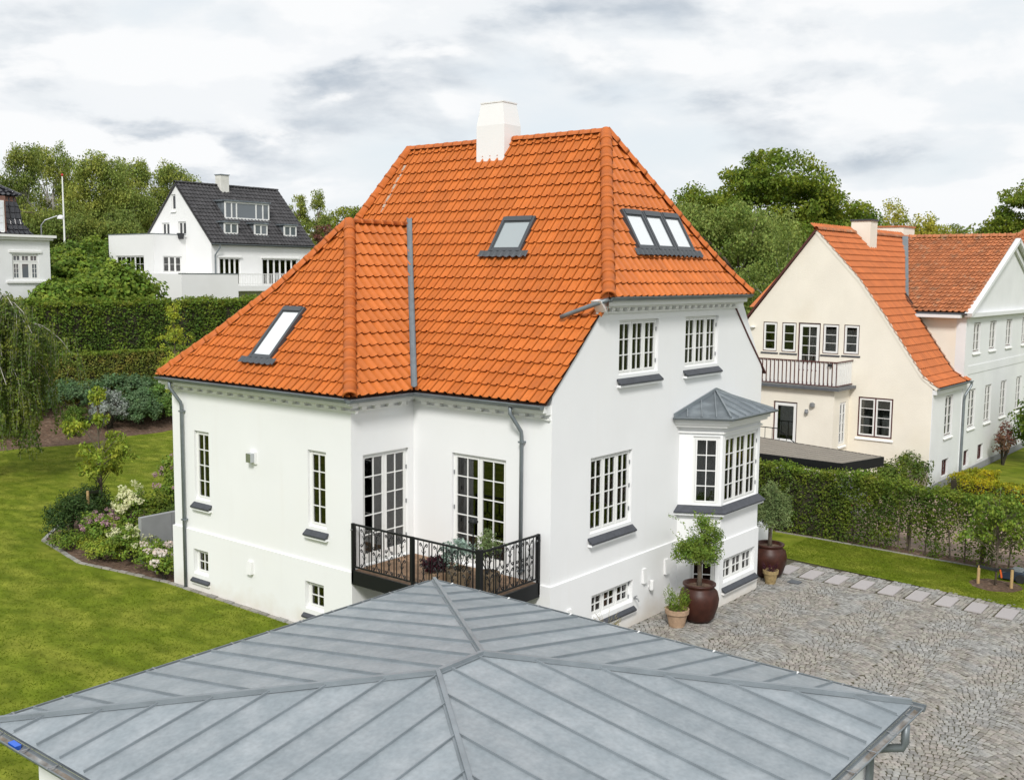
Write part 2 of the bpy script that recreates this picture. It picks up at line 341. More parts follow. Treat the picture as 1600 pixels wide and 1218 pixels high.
def leafgeo(P, size, nrm=None, nb=.6, asp=.6, jit=.35, hang=None):
    """diamond leaves at P; nrm = preferred facing; hang = preferred long direction"""
    n = len(P); r = rng.normal(size=(n, 3)); N_ = unit(r if nrm is None else unit(nrm)*nb+unit(r)*(1-nb))
    t = rng.normal(size=(n, 3)) if hang is None else np.asarray(hang)+rng.normal(size=(n, 3))*.35
    A = unit(t-N_*np.sum(t*N_, -1, keepdims=True)); B = np.cross(N_, A)
    s = (size*(1+rng.uniform(-jit, jit, n)))[:, None]
    V = np.empty((n, 4, 3)); V[:, 0] = P-A*s*.5; V[:, 1] = P+B*s*.5*asp+N_*s*.06; V[:, 2] = P+A*s*.5; V[:, 3] = P-B*s*.5*asp+N_*s*.06
    return V.reshape(-1, 3), np.arange(4*n).reshape(n, 4)
def ground_z(x, y):
    def ss(a, b, t): t = np.clip((t-a)/(b-a), 0, 1); return t*t*(3-2*t)
    return -.13+.125*ss(-1, .5, y)*0 + 1.1*ss(33.8, 37.5, y)+.9*ss(37.5, 41, y)+3.0*ss(41, 49, y)+3.2*ss(62, 130, y)+2.0*ss(40, 120, x)*(1-ss(30, 60, y))
def frame(O, ux):
    ux = Vector(ux).normalized(); z = Vector((0, 0, 1)); y = z.cross(ux); O = Vector(O)
    return lambda a, b, c: O+ux*a+y*b+z*c, Matrix((ux, y, z)).transposed().to_4x4()
def fbox(mb, P, a, b, mi=0):
    x0, y0, z0 = a; x1, y1, z1 = b
    return mb.hexa([P(x0, y0, z0), P(x1, y0, z0), P(x1, y1, z0), P(x0, y1, z0), P(x0, y0, z1), P(x1, y0, z1), P(x1, y1, z1), P(x0, y1, z1)], mi)
def wall_panel(mb, O, ux, outline, holes, th, mi=0, mib=1):
    P, _ = frame(O, ux); bm = bmesh.new(); loops = [outline]+[[(x0, z0), (x1, z0), (x1, z1), (x0, z1)] for x0, z0, x1, z1 in holes]
    es = []; bl = []
    for lp in loops:
        vs = [bm.verts.new((p[0], 0, p[1])) for p in lp]; bl.append(vs); es += [bm.edges.new((vs[i], vs[(i+1) % len(vs)])) for i in range(len(vs))]
    bmesh.ops.triangle_fill(bm, use_beauty=True, use_dissolve=False, edges=es, normal=(0, -1, 0))
    bm.verts.index_update(); n = len(bm.verts)
    vs = [P(v.co.x, 0, v.co.z) for v in bm.verts]+[P(v.co.x, th, v.co.z) for v in bm.verts]
    tris = [tuple(v.index for v in f.verts) for f in bm.faces]
    side = []
    for lp in bl:
        for i in range(len(lp)):
            a, b = lp[i].index, lp[(i+1) % len(lp)].index; side.append((a, b, b+n, a+n))
    base = len(mb.v); mb.v.extend(tuple(v) for v in vs)
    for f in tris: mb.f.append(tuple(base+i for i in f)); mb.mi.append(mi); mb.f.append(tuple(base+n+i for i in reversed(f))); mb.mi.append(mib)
    for f in side: mb.f.append(tuple(base+i for i in f)); mb.mi.append(mi)
    bm.free()
PANES = {}
def pane_mesh(w, h, m):
    k = (round(w, 3), round(h, 3), m.name)
    if k not in PANES:
        b = MB(); b.box((0, 0, 0), (w, .006, h)); PANES[k] = b.mesh('pane', m)
    return PANES[k]
def window(parent, O, ux, w, h, sash, cols, rows, name='window', fr=.055, rec=.07, st=.042, bw=.022, frm=None, glass=None, sill=None, curtain=None,
           hinges=False, casem=None, toprow=None, bottom=0., sillw=.09, kids=True, lab=None):
    """window or glazed door: frame > casement, pane, sill, hinge, curtain"""
    frm = frm or M['trim']; casem = casem or M['trim']; glass = glass or M['glass']
    P, RM = frame(O, ux); f = MB()
    fbox(f, P, (0, rec, 0), (fr, rec+.09, h)); fbox(f, P, (w-fr, rec, 0), (w, rec+.09, h))
    fbox(f, P, (fr, rec, h-fr), (w-fr, rec+.09, h)); fbox(f, P, (fr, rec, 0), (w-fr, rec+.09, fr))
    iw = w-2*fr; mull = .05 if sash > 1 else 0; sw = (iw-mull*(sash-1))/sash
    for i in range(1, sash): x = fr+i*sw+(i-1)*mull; fbox(f, P, (x, rec, fr), (x+mull, rec+.085, h-fr))
    win = f.obj(name, frm, parent)
    if lab: win['label'] = lab
    for i in range(sash):
        x0 = fr+i*(sw+mull); x1 = x0+sw; z0, z1 = fr, h-fr; c = MB(); ya, yb = rec-.012, rec+.04
        fbox(c, P, (x0+.004, ya, z0+.004), (x0+st, yb, z1-.004)); fbox(c, P, (x1-st, ya, z0+.004), (x1-.004, yb, z1-.004))
        fbox(c, P, (x0+st, ya, z1-st), (x1-st, yb, z1-.004)); fbox(c, P, (x0+st, ya, z0+.004), (x1-st, yb, z0+st+bottom))
        gx0, gx1, gz0, gz1 = x0+st, x1-st, z0+st+bottom, z1-st
        pw = (gx1-gx0-bw*(cols-1))/cols; ph = (gz1-gz0-bw*(rows-1))/rows
        for k in range(1, cols): fbox(c, P, (gx0+k*pw+(k-1)*bw, ya+.006, gz0), (gx0+k*(pw+bw), yb-.004, gz1))
        for k in range(1, rows): fbox(c, P, (gx0, ya+.009, gz0+k*ph+(k-1)*bw), (gx1, yb-.006, gz0+k*(ph+bw)))
        c.obj('casement', casem, win)
        if kids:
            for a in range(cols):
                for b in range(rows):
                    inst('pane', pane_mesh(pw, ph, glass), Matrix.Translation(P(gx0+a*(pw+bw), rec+.016, gz0+b*(ph+bw))) @ RM, win)
        else:
            g = MB(); fbox(g, P, (gx0, rec+.016, gz0), (gx1, rec+.022, gz1)); g.obj('pane', glass, win)
    if hinges:
        g = MB()
        for zz in ([.18, .5, .82] if h > 1.3 else [.2, .8]):
            fbox(g, P, (w-.030, rec-.022, h*zz-.045), (w-.008, rec-.002, h*zz+.045))
            if sash > 1: fbox(g, P, (.008, rec-.022, h*zz-.045), (.030, rec-.002, h*zz+.045))
        g.obj('hinge', M['steel'], win)
    if sill:
        s = MB(); e = .07
        dr = .03+sillw*1.15
        s.hexa([P(-e, -sillw, -dr-.035), P(w+e, -sillw, -dr-.035), P(w+e, rec+.03, -.03), P(-e, rec+.03, -.03),
                P(-e, -sillw, -dr), P(w+e, -sillw, -dr), P(w+e, rec+.03, .008), P(-e, rec+.03, .008)])
        if sill is M['slate'] and sillw >= .12:
            q = MB(); fbox(q, P, (-e+.01, -sillw+.025, -dr-.085), (w+e-.01, -.002, -dr-.036)); q.obj('sill_ledge', M['stucco'], win)
        s.obj('sill', sill, win)
    if curtain:
        cb = MB(); n = max(8, int(w/.035)); vs, fs = [], []
        for i in range(n+1):
            x = -.05+(w+.1)*i/n; y = rec+.22+.035*math.sin(i*1.25)+.01*math.sin(i*.37+w)
            vs += [P(x, y, -.05), P(x, y, h+.05)]
        for i in range(n):
            if isinstance(curtain, tuple) and curtain[1] < (i+.5)/n < curtain[2]: continue
            fs.append((2*i, 2*i+2, 2*i+3, 2*i+1))
        cb.add(vs, fs); cb.obj('curtain', curtain[0] if isinstance(curtain, tuple) else curtain, win)
    return win
def gutter(p0, p1, out, r=.065, n=7, end=True):
    """half-round channel between p0 and p1 (its rear rim), opening upward"""
    p0, p1, out = Vector(p0), Vector(p1), Vector(out).normalized(); mb = MB(); vs, fs = [], []
    for p in (p0, p1):
        for rr in (r, r-.008):
            for i in range(n+1):
                t = math.pi*i/n; vs.append(p+out*(r-rr*math.cos(t))+Vector((0, 0, -rr*math.sin(t))))
    k = n+1
    for i in range(n): fs.append((i, i+1, 2*k+i+1, 2*k+i)); fs.append((k+i, 3*k+i, 3*k+i+1, k+i+1))
    for e in (0, n): fs.append((e, 2*k+e, 3*k+e, k+e))
    mb.add(vs, fs); d = out*(2*r); mb.tube([p0+d, p1+d], .011, 5)
    if end:
        for b in (0, 2*k): mb.poly([vs[b+i] for i in range(k)])
    return mb
def downpipe(pts, r=.04, n=10): return MB().tube(pts, r, n)
# ------------------------------------------------------------------ roof tiles
def tile_mesh(tw, tl, m, amp=1.0):
    # pan tile: pan on the left, roll on the right, thick lower lip; x across, y up the slope, z outward
    pr = [(.075, .010), (.20, .002), (.40, .000), (.60, .006), (.71, .022), (.79, .043), (.87, .051), (.95, .046), (1.0, .028)]
    b = MB(); L_ = tl+.05; n = len(pr); vs = []
    for y, up in ((0, .056), (L_, .006)):
        for t, z in pr: vs.append((t*tw, y, z*amp+up))
    for t, z in pr: vs.append((t*tw, .004, z*amp+.056-.020))
    fs = [(i, i+1, n+i+1, n+i) for i in range(n-1)]+[(2*n+i, 2*n+i+1, i+1, i) for i in range(n-1)]
    k = len(vs); vs += [(tw, .003, .022), (tw, L_, -.012)]; fs.append((n-1, k, k+1, 2*n-1))
    b.add(vs, fs); me = bpy.data.meshes.new('roof_tile'); me.from_pydata(b.v, [], b.f); me.materials.append(m)
    me.update(); return me
class Tiler:
    def __init__(s, m, tw=.215, tl=.335, maxobj=300, amp=1.0):
        s.m, s.tw, s.tl, s.max = m, tw, tl, maxobj; s.me = tile_mesh(tw, tl, m, amp); s.full = []; s.cut = MB(); s.under = MB()
    def face(s, E0, e, h, length, prof, planes, lift=.0):
        """E0 eave start, e along the eave (viewer's right), h horizontal inward, prof [(d,z)], planes(center)->[(pt,normal)] in plan, or None"""
        E0, e, h = Vector(E0), Vector(e), Vector(h)
        pts = [(d, z) for d, z in prof]; cum = [0]
        for i in range(1, len(pts)): cum.append(cum[-1]+math.hypot(pts[i][0]-pts[i-1][0], pts[i][1]-pts[i-1][1]))
        def at(t):
            i = 1
            while i < len(cum)-1 and cum[i] < t: i += 1
            u = (t-cum[i-1])/(cum[i]-cum[i-1]); a, b = pts[i-1], pts[i]
            return (a[0]+(b[0]-a[0])*u, a[1]+(b[1]-a[1])*u)
        nr = int(math.ceil(cum[-1]/s.tl)); nc = int(math.ceil(length/s.tw))
        for r in range(nr):
            a, b = at(r*s.tl), at((r+1)*s.tl)
            p0 = E0+h*a[0]; p0.z = a[1]; p1 = E0+h*b[0]; p1.z = b[1]; sv = (p1-p0).normalized(); nv = e.cross(sv)
            rot = Matrix((e, sv, nv)).transposed().to_4x4()
            for c in range(nc):
                o = p0+e*(c*s.tw); ctr = o+e*(s.tw/2)+sv*(s.tl/2); pl = planes(ctr)
                if pl is None: continue
                cor = [o+e*(s.tw*i)+sv*(s.tl*j) for i in (0, 1) for j in (0, 1.1)]; drop = False; cutp = []
                for q, n in pl:
                    dd = [(v.x-q[0])*n[0]+(v.y-q[1])*n[1] for v in cor]
                    if max(dd) <= 0: drop = True; break
                    if min(dd) < 0: cutp.append((q, n))
                if drop: continue
                jit = Matrix.Translation(nv*(lift+random.uniform(-.003, .003))) @ Matrix.Translation(o) @ rot @ Matrix.Rotation(random.gauss(0, .006), 4, 'X') @ Matrix.Rotation(random.gauss(0, .004), 4, 'Z')
                if not cutp: s.full.append(((ctr-CAM).length, jit)); continue
                bm = bmesh.new(); bm.from_mesh(s.me); bm.transform(jit)
                for q, n in cutp:
                    bmesh.ops.bisect_plane(bm, geom=bm.verts[:]+bm.edges[:]+bm.faces[:], plane_co=(q[0], q[1], 0), plane_no=(n[0], n[1], 0), clear_inner=True)
                if bm.faces:
                    bm.verts.index_update(); s.cut.add([v.co for v in bm.verts], [tuple(v.index for v in f.verts) for f in bm.faces])
                bm.free()
        # boarding under the tiles
        for i in range(len(pts)-1):
            bm = bmesh.new(); q = []
            for (d, z), t in ((pts[i], 0), (pts[i], length), (pts[i+1], length), (pts[i+1], 0)):
                v = E0+h*d+e*t; q.append(bm.verts.new((v.x, v.y, z-.012)))
            bm.faces.new(q); c = bm.faces[:][0].calc_center_median()
            pl = planes(Vector((c.x, c.y, c.z))) if not hasattr(planes, 'hull') else planes.hull
            for qq, n in pl or []:
                bmesh.ops.bisect_plane(bm, geom=bm.verts[:]+bm.edges[:]+bm.faces[:], plane_co=(qq[0], qq[1], 0), plane_no=(n[0], n[1], 0), clear_inner=True)
            bm.verts.index_update()
            if bm.faces: s.under.add([v.co for v in bm.verts], [tuple(v.index for v in f.verts) for f in bm.faces])
            bm.free()
    def finish(s, roof):
        s.full.sort(key=lambda t: t[0])
        for d, m in s.full[:s.max]: inst('roof_tile', s.me, m, roof)
        V = np.empty(len(s.me.vertices)*3); s.me.vertices.foreach_get('co', V); V = V.reshape(-1, 3)
        F = [tuple(p.vertices) for p in s.me.polygons]
        for d, m in s.full[s.max:]:
            a = np.array(m); s.cut.add(V@a[:3, :3].T+a[:3, 3], F)
        if s.cut.f:
            off = W(roof); me = bpy.data.meshes.new('roof_tile'); me.from_pydata([(v[0]-off.x, v[1]-off.y, v[2]-off.z) for v in s.cut.v], [], s.cut.f); me.materials.append(s.m)
            o = bpy.data.objects.new('roof_tile', me); link(o, roof); o['kind'] = 'stuff'
RIDGE_ME = {}
def ridge_run(roof, pts, seg=.36, r=.125, lift=.02, m=None, drop=.0):
    """capping tiles from the low end of pts to the high end"""
    m = m or M['ridge']; key = (r, m.name, seg)
    if key not in RIDGE_ME:
        b = MB(); n = 10; vs = []
        for y, k in ((-.05, 1.0), (.05, .985), (.05, .90), (seg, .84)):
            for i in range(n+1):
                t = math.pi*i/n; vs.append((r*k*math.cos(t), y, r*k*1.02*math.sin(t)-.03))
        f = [(j*(n+1)+i, j*(n+1)+i+1, (j+1)*(n+1)+i+1, (j+1)*(n+1)+i) for j in range(3) for i in range(n)]
        vs += [(r*.80*math.cos(math.pi*i/n), -.038, r*.80*math.sin(math.pi*i/n)-.03) for i in range(n+1)]; k = 4*(n+1)
        f += [(i, k+i, k+i+1, i+1) for i in range(n)]
        b.add(vs, f); RIDGE_ME[key] = b.mesh('ridge_tile', m, smooth=True)
    me = RIDGE_ME[key]; P = [Vector(p) for p in pts]; cum = [0]
    for i in range(1, len(P)): cum.append(cum[-1]+(P[i]-P[i-1]).length)
    def at(t):
        i = 1
        while i < len(cum)-1 and cum[i] < t: i += 1
        return P[i-1].lerp(P[i], (t-cum[i-1])/(cum[i]-cum[i-1]))
    k = max(1, round(cum[-1]/seg)); sl = cum[-1]/k
    for i in range(k):
        a, b = at(i*sl), at((i+1)*sl); y = (b-a).normalized(); x = y.cross(Vector((0, 0, 1))).normalized(); z = x.cross(y)
        mt = Matrix((x, y, z)).transposed().to_4x4(); mt.translation = a+Vector((0, 0, lift+random.uniform(-.004, .004)))
        inst('ridge_tile', me, mt @ Matrix.Rotation(random.gauss(0, .008), 4, 'Z') @ Matrix.Rotation(.035, 4, 'X'), roof)
def ribbon(mb, pts, lo, hi):
    for a, b in zip(pts[:-1], pts[1:]):
        a, b = Vector(a), Vector(b); mb.poly([a-Vector((0, 0, lo)), b-Vector((0, 0, lo)), b+Vector((0, 0, hi)), a+Vector((0, 0, hi))])

# ================================================================== SETTING
def sheet(name, pts, z, m, kind='structure', sub=1):
    b = MB(); b.poly([(x, y, z) for x, y in pts]); o = b.obj(name, m); o['kind'] = kind; return o
def make_ground():
    n = 150; t = np.linspace(-1, 1, n); ax = np.sign(t)*np.abs(t)**2.2*900
    X, Y = np.meshgrid(ax+10, ax+42); Z = ground_z(X, Y)-.10
    V = np.stack([X, Y, Z], -1).reshape(-1, 3); i = np.arange(n*n).reshape(n, n)
    F = np.stack([i[:-1, :-1], i[:-1, 1:], i[1:, 1:], i[1:, :-1]], -1).reshape(-1, 4)
    o = npobj('ground', V, F, M['field'], kind='structure')
make_ground()
LAWN_B = [(-34, -2), (-1.93, -2), (-1.93, 10.5), (-.2, 12.6), (14, 12.6), (22, 22), (20, 33.9), (13, 33.7), (10.2, 34.2), (7.6, 34.1), (4.4, 33.7), (0, 33.0), (-10, 32), (-34, 32)]
sheet('lawn', LAWN_B, -.004, M['lawn'])
sheet('lawn', [(11.3, 3.4), (13.85, 3.4), (13.8, .5), (13.75, -2), (13.55, -6.8), (13.3, -16), (9.9, -16), (10.45, -6.8), (10.75, -4), (10.85, -2.4)], -.085, M['lawn'])
def bed_sheet():
    # sloping mulch bed behind the lawn
    n, k = 60, 14; V = []
    for j in range(k):
        for i in range(n):
            x = -12+38*i/(n-1); e = 33.3+.35*math.sin(x*.55)+.2*math.sin(x*1.3+1); y = e+(38.6-e)*j/(k-1)
            z = float(ground_z(x, y))+.06*(j > 0)+random.uniform(-.03, .03)*(j > 0)+(.10 if j else .09); V.append((x, y, max(z, -.02 if j == 0 else .0)))
    i = np.arange(n*k).reshape(k, n); F = np.stack([i[:-1, :-1], i[:-1, 1:], i[1:, 1:], i[1:, :-1]], -1).reshape(-1, 4)
    npobj('mulch_bed', V, F, M['soil'], kind='structure')
bed_sheet()
sheet('flower_bed_soil', [(-1.90, 10.6), (-2.05, 11.3), (-2.55, 14.0), (-2.0, 17.3), (.4, 19.6), (2.2, 18.9), (1.2, 12.9), (-.4, 12.7), (-1.0, 11.0)], .002, M['soil'])
sheet('hedge_bed_soil', [(13.85, 3.4), (14.45, 3.4), (14.4, -16), (13.3, -16), (13.55, -6.8), (13.75, -2)], -.080, M['soil'])
sheet('neighbour_driveway', [(14.45, 9), (23.2, 9), (23.2, -1.0), (22.2, -1.6), (22.0, -16), (14.4, -16)], -.09, M['pinkpave'])
b = MB()
for i in range(24):
    y = 1.3-i*.62; x0 = 13.74-.022*max(0, -y); b.box((x0, y-.60, -.12), (x0+.05, y, -.055))
o = b.obj('lawn_edging', M['cobble']); o['kind'] = 'structure'
# stone edging round the flower bed and along the left wall
def edging(pts, w=.12, seg=.32, h=.03):
    root = sheet('edging_bedding', [(pts[0][0], pts[0][1]), (pts[0][0]+.02, pts[0][1]), (pts[-1][0]+.02, pts[-1][1]), (pts[-1][0], pts[-1][1])], -.02, M['sand'])
    root.name = 'bed_edging'
    P = [Vector((x, y, 0)) for x, y in pts]
    for a, c in zip(P[:-1], P[1:]):
        n = max(1, int((c-a).length/seg)); d = (c-a).normalized(); u = Vector((-d.y, d.x, 0))
        for i in range(n):
            p = a.lerp(c, i/n)+d*.008; q = a.lerp(c, (i+1)/n)-d*.008; s = MB(); z = h+random.uniform(-.012, .012); w2 = w*random.uniform(.85, 1.1); k = .015
            s.hexa([p-u*w2/2-Vector((0, 0, .06)), q-u*w2/2-Vector((0, 0, .06)), q+u*w2/2-Vector((0, 0, .06)), p+u*w2/2-Vector((0, 0, .06)),
                    p-u*(w2/2-k)+d*k+Vector((0, 0, z)), q-u*(w2/2-k)-d*k+Vector((0, 0, z)), q+u*(w2/2-k)-d*k+Vector((0, 0, z)), p+u*(w2/2-k)+d*k+Vector((0, 0, z))])
            s.obj('edging_stone', M['cobble'], root)
edging([(-.4, 19.1), (-2.0, 17.25), (-2.55, 14.2), (-2.25, 12.3), (-2.02, 10.7), (-2.03, 6.0), (-2.05, 3.9), (-2.03, -.5)], .14)

# ------------------------------------------------------------------ cobbled drive
def cobbles():
    root = sheet('cobblestone_driveway', [(-3.2, 3.6), (0, 3.6), (0, -.02), (9.45, -.02), (11.15, .15), (10.85, -2.4), (10.75, -4), (10.45, -6.8), (9.9, -16), (-3.2, -16)], -.105, M['sand'])
    items = []
    w = 1.7; y = 4.2
    # arcs: courses step along +X, each arc bulges toward +X, strips side by side along Y
    yc = 3.2; strips = []
    while yc > -16: strips.append(yc); yc -= w
    pitch = .118
    for k, yc in enumerate(strips):
        x = -4.2+(k % 2)*.05
        while x < 11.4:
            Rr = w*.72; half = math.asin(w*.5/Rr); n = int(2*half*Rr/.122)
            ts = []; t = -half-random.uniform(0, .10/Rr)
            while t < half:
                wd = random.uniform(.092, .132); ts.append((t+wd/2/Rr, wd)); t += wd/Rr
            for t, wd in ts:
                if abs(t) > half: continue
                px = x+Rr*(math.cos(t)-math.cos(half)); py = yc-w/2+Rr*math.sin(t)
                items.append((px+random.gauss(0, .004), py, t, .096*random.uniform(.90, 1.07), wd-.010))
            x += pitch
    def ok(px, py):
        xe = 9.38+.0*py-.012*max(0, -py)
        if px > xe or py > 3.4 or px < -3.1: return False
        if py > -.06 and px > -.06: return False
        if -3.6 < px < -.0 and False: return False
        if py > -.95 and 5.1 < px < 8.4 and py > -(min(px-5.2, 8.27-px, .52)/.52*.9)-.06: return False
        return True
    items = [i for i in items if ok(i[0], i[1])]
    # straight rows between and beside the granite slabs
    slabs = []; y = -.62
    while y > -15:
        slabs.append(y); y -= .715
    for y0 in slabs:
        for r in range(3):
            yy = y0-.45-.043-r*.088+.03
            x = 9.38+.012*yy
            while x < 10.62+.05*yy*0:
                l = random.uniform(.10, .16); items.append((x+l/2, yy, 0, l-.012, .080)); x += l
        for xx in (9.36, 10.36, 10.46, 10.56, 10.66, 10.76):
            yy = y0
            while yy > y0-.455:
                if xx > 10.3 or True:
                    l = random.uniform(.10, .14); items.append((xx+.018*yy+(.02 if xx > 10 else 0), yy-l/2, 0, .090, l-.012)); yy -= l
    def stone(it, mb):
        px, py, t, a, c = it; ct, st = math.cos(t), math.sin(t); h = random.gauss(.0, .005); z0, z1 = -.125, -.088+h
        P = []
        for k, z in ((1., z0), (.98, z1-.012), (.72, z1)):
            for sx, sy in ((-1, -1), (1, -1), (1, 1), (-1, 1)):
                jx, jy = random.uniform(-.006, .006), random.uniform(-.006, .006)
                lx, ly = sx*a/2*k+jx, sy*c/2*k+jy; P.append((px+lx*ct-ly*st, py+lx*st+ly*ct, z+random.uniform(-.003, .003)*(k < 1)))
        mb.add(P, [(8, 9, 10, 11)]+[(4*r+i, 4*r+(i+1) % 4, 4*r+4+(i+1) % 4, 4*r+4+i) for r in (0, 1) for i in range(4)])
    def vis(i):   # which setts the picture shows largest: clear of the garage roof and inside the view
        v = Vector((i[0], i[1], -.1))-CAM; return v.length+(100 if (i[0] < .9 or i[1] > -.1 or i[1] < -10.5+.55*(i[0]-.5)) else 0)
    items.sort(key=vis)
    for it in items[:300]:
        m = MB(); stone(it, m); m.obj('cobble', M['cobble'], root)
    m = MB()
    for it in items[300:]: stone(it, m)
    m.obj('cobble', M['cobble'], root, kind='stuff')
    for y0 in slabs:
        x0 = 9.52+.02*y0; s = MB(); a, b_ = x0+random.uniform(-.03, .03), x0+.84+random.uniform(-.03, .03)
        s.hexa([(a, y0-.43, -.14), (b_, y0-.40, -.14), (b_, y0, -.14), (a, y0-.02, -.14), (a+.01, y0-.42, -.078), (b_-.01, y0-.39, -.078), (b_-.01, y0-.01, -.078), (a+.01, y0-.03, -.078)])
        s.obj('granite_slab', M['slab'], root)
cobbles()

# ================================================================== MAIN HOUSE
H = thing('white_house', 'large white villa with steep orange tile roof in the middle', 'house', (0, 0, 0))
XA, WX, Y1, Y2 = -1.915, 9.613, 3.921, 10.541
ZP, ZW = 1.54, 5.22
# openings  (a along the wall as seen from outside, width, z0, z1)
def main_walls():
    mb = MB(); pl = MB(); T = .38
    # gable wall (faces -Y)
    hol = [(2.44, 5.78, 4.10, 7.00), (5.36, 5.78, 7.02, 7.00), (1.42, 2.38, 3.08, 4.06), (1.48, .48, 3.15, 1.0)]
    out = [(0, -.4), (WX, -.4), (WX, 5.45), (8.35, 7.28), (8.1, 7.38), (1.96, 7.40), (.84, 6.32), (0, 5.52)]
    wall_panel(mb, (0, 0, 0), (1, 0, 0), out, hol+[(5.35, .2, 8.1, 4.3)], T)
    b = MB()
    # main left wall (faces -X), recessed part, Y from .38 to 3.921
    wall_panel(mb, (0, Y1, 0), (0, -1, 0), [(0, -.4), (Y1-T, -.4), (Y1-T, ZW), (0, ZW)], [(Y1-2.74, 1.60, Y1-1.20, 4.06)], T)
    # return wall (faces -Y)
    wall_panel(mb, (XA, Y1, 0), (1, 0, 0), [(0, -.4), (-XA+T, -.4), (-XA+T, ZW), (0, ZW)], [(-1.57-XA, 1.60, -.17-XA, 4.06)], T)
    # wing front (faces -X)
    L = Y2-Y1-T
    hw = [(Y2-9.63, 2.34, Y2-9.02, 4.07), (Y2-5.34, 2.34, Y2-4.73, 4.07), (Y2-9.70, .44, Y2-9.10, 1.07), (Y2-5.42, .44, Y2-4.80, 1.07)]
    wall_panel(mb, (XA, Y2, 0), (0, -1, 0), [(0, -.4), (L, -.4), (L, ZW), (0, ZW)], hw, T)
    # far walls, unseen sides
    wall_panel(mb, (WX, Y2, 0), (-1, 0, 0), [(0, -.4), (WX-XA-T, -.4), (WX-XA-T, ZW), (0, ZW)], [], T)
    wall_panel(mb, (WX, T, 0), (0, 1, 0), [(0, -.4), (Y2-2*T, -.4), (Y2-2*T, ZW), (0, ZW)], [], T)
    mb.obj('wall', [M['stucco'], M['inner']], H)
    # projecting plinth
    e = .045; h3 = .004
    g = lambda hs: [(a-h3, z-h3, b_+h3, c+h3) for a, z, b_, c in hs]
    pl = MB(); wall_panel(pl, (0-e, -e, 0), (1, 0, 0), [(0, -.42), (5.32+e, -.42), (5.32+e, ZP), (0, ZP)], g([(1.48+e, .48, 3.15+e, 1.0)]), e+.01, mib=0); pl.obj('plinth', M['stucco'], H)
    pl = MB(); wall_panel(pl, (8.20, -e, 0), (1, 0, 0), [(0, -.42), (WX-8.20+e, -.42), (WX-8.20+e, ZP), (0, ZP)], [], e+.01, mib=0); pl.obj('plinth', M['stucco'], H)
    pl = MB(); wall_panel(pl, (-e, Y1-e-.002, 0), (0, -1, 0), [(0, -.42), (Y1-e-.014, -.42), (Y1-e-.014, ZP), (0, ZP)], [], e+.01, mib=0); pl.obj('plinth', M['stucco'], H)
    pl = MB(); wall_panel(pl, (XA-e, Y1-e, 0), (1, 0, 0), [(0, -.42), (-XA-.002, -.42), (-XA-.002, ZP), (0, ZP)], [], e+.01, mib=0); pl.obj('plinth', M['stucco'], H)
    pl = MB(); wall_panel(pl, (XA-e, Y2+e, 0), (0, -1, 0), [(0, -.42), (Y2-Y1+e-.012, -.42), (Y2-Y1+e-.012, ZP), (0, ZP)], g([(a+e, z, b_+e, c) for a, z, b_, c in hw[2:]]), e+.01, mib=0); pl.obj('plinth', M['stucco'], H)
    # floors inside
    f = MB()
    for z in (-.05, 1.45, 4.5): f.box((.4, .4, z), (WX-.4, Y2-.4, z+.12)); f.box((XA+.4, Y1+.4, z+.001), (.395, Y2-.4, z+.121))
    f.obj('floor_slab', M['inner'], H)
main_walls()
def wb(z, zt): return zt-z
C1, C2, C3 = M['curtain'], M['curtain2'], M['curtain3']
SL = M['slate']
for x0, x1, z0, z1, rows, cu in ((2.44, 4.10, 5.78, 7.0, 3, C1), (5.36, 7.02, 5.78, 7.0, 3, C1), (1.42, 3.08, 2.38, 4.06, 4, C1), (1.48, 3.15, .48, 1.0, 2, C3)):
    window(H, (x0, 0, z0), (1, 0, 0), x1-x0, z1-z0, 3, 2, rows, sill=SL, curtain=cu, hinges=True, sillw=.13)
for y0, z0, z1, rows, cu, w in ((9.63, 2.34, 4.07, 4, (C2, .52, 1), .61), (5.34, 2.34, 4.07, 4, (C2, .5, 1), .61), (9.70, .44, 1.07, 2, C3, .60), (5.42, .44, 1.07, 2, C3, .62)):
    window(H, (XA, y0, z0), (0, -1, 0), w, z1-z0, 1, 2, rows, sill=SL, curtain=cu, sillw=.12)
window(H, (0, 2.74, 1.60), (0, -1, 0), 1.54, 2.46, 2, 2, 5, name='french_door', curtain=(C2, .55, 1.), hinges=True, bottom=.14)
window(H, (-1.57, Y1, 1.60), (1, 0, 0), 1.40, 2.46, 2, 2, 5, name='french_door', curtain=(C2, 0., .22), hinges=True, bottom=.14)
# small wall fittings
def fitting(name, boxes, m, smooth=False):
    b = MB()
    for a, c in boxes: b.box(a, c)
    return b.obj(name, m, H)
lp = fitting('wall_lamp', [((XA-.05, 7.14, 3.52), (XA, 7.38, 3.80))], M['white'])
b = MB(); b.box((XA-.16, 7.19, 3.56), (XA-.05, 7.36, 3.77)); b.obj('lamp_glass', M['chrome'], lp)
def vent(p, d, w=.16, h=.26, dp=.07):
    x, y, z = p; dx, dy = d; ux, uy = -dy, dx; b = MB(); P = []
    for k, zz in ((dp, z), (dp*.5, z+h)):
        for s, o_ in ((-1, 0), (1, 0), (1, k), (-1, k)): P.append((x+ux*s*w/2+dx*o_, y+uy*s*w/2+dy*o_, zz))
    b.hexa(P); b.obj('vent_cover', M['white'], H)
vent((XA-.045, 7.38, .86), (-1, 0), .18, .30, .10); vent((3.62, -.045, .82), (0, -1), .15, .34, .07); vent((4.62, -.045, .82), (0, -1), .17, .36, .07); vent((.62, -.045, .62), (0, -1), .16, .30, .08)
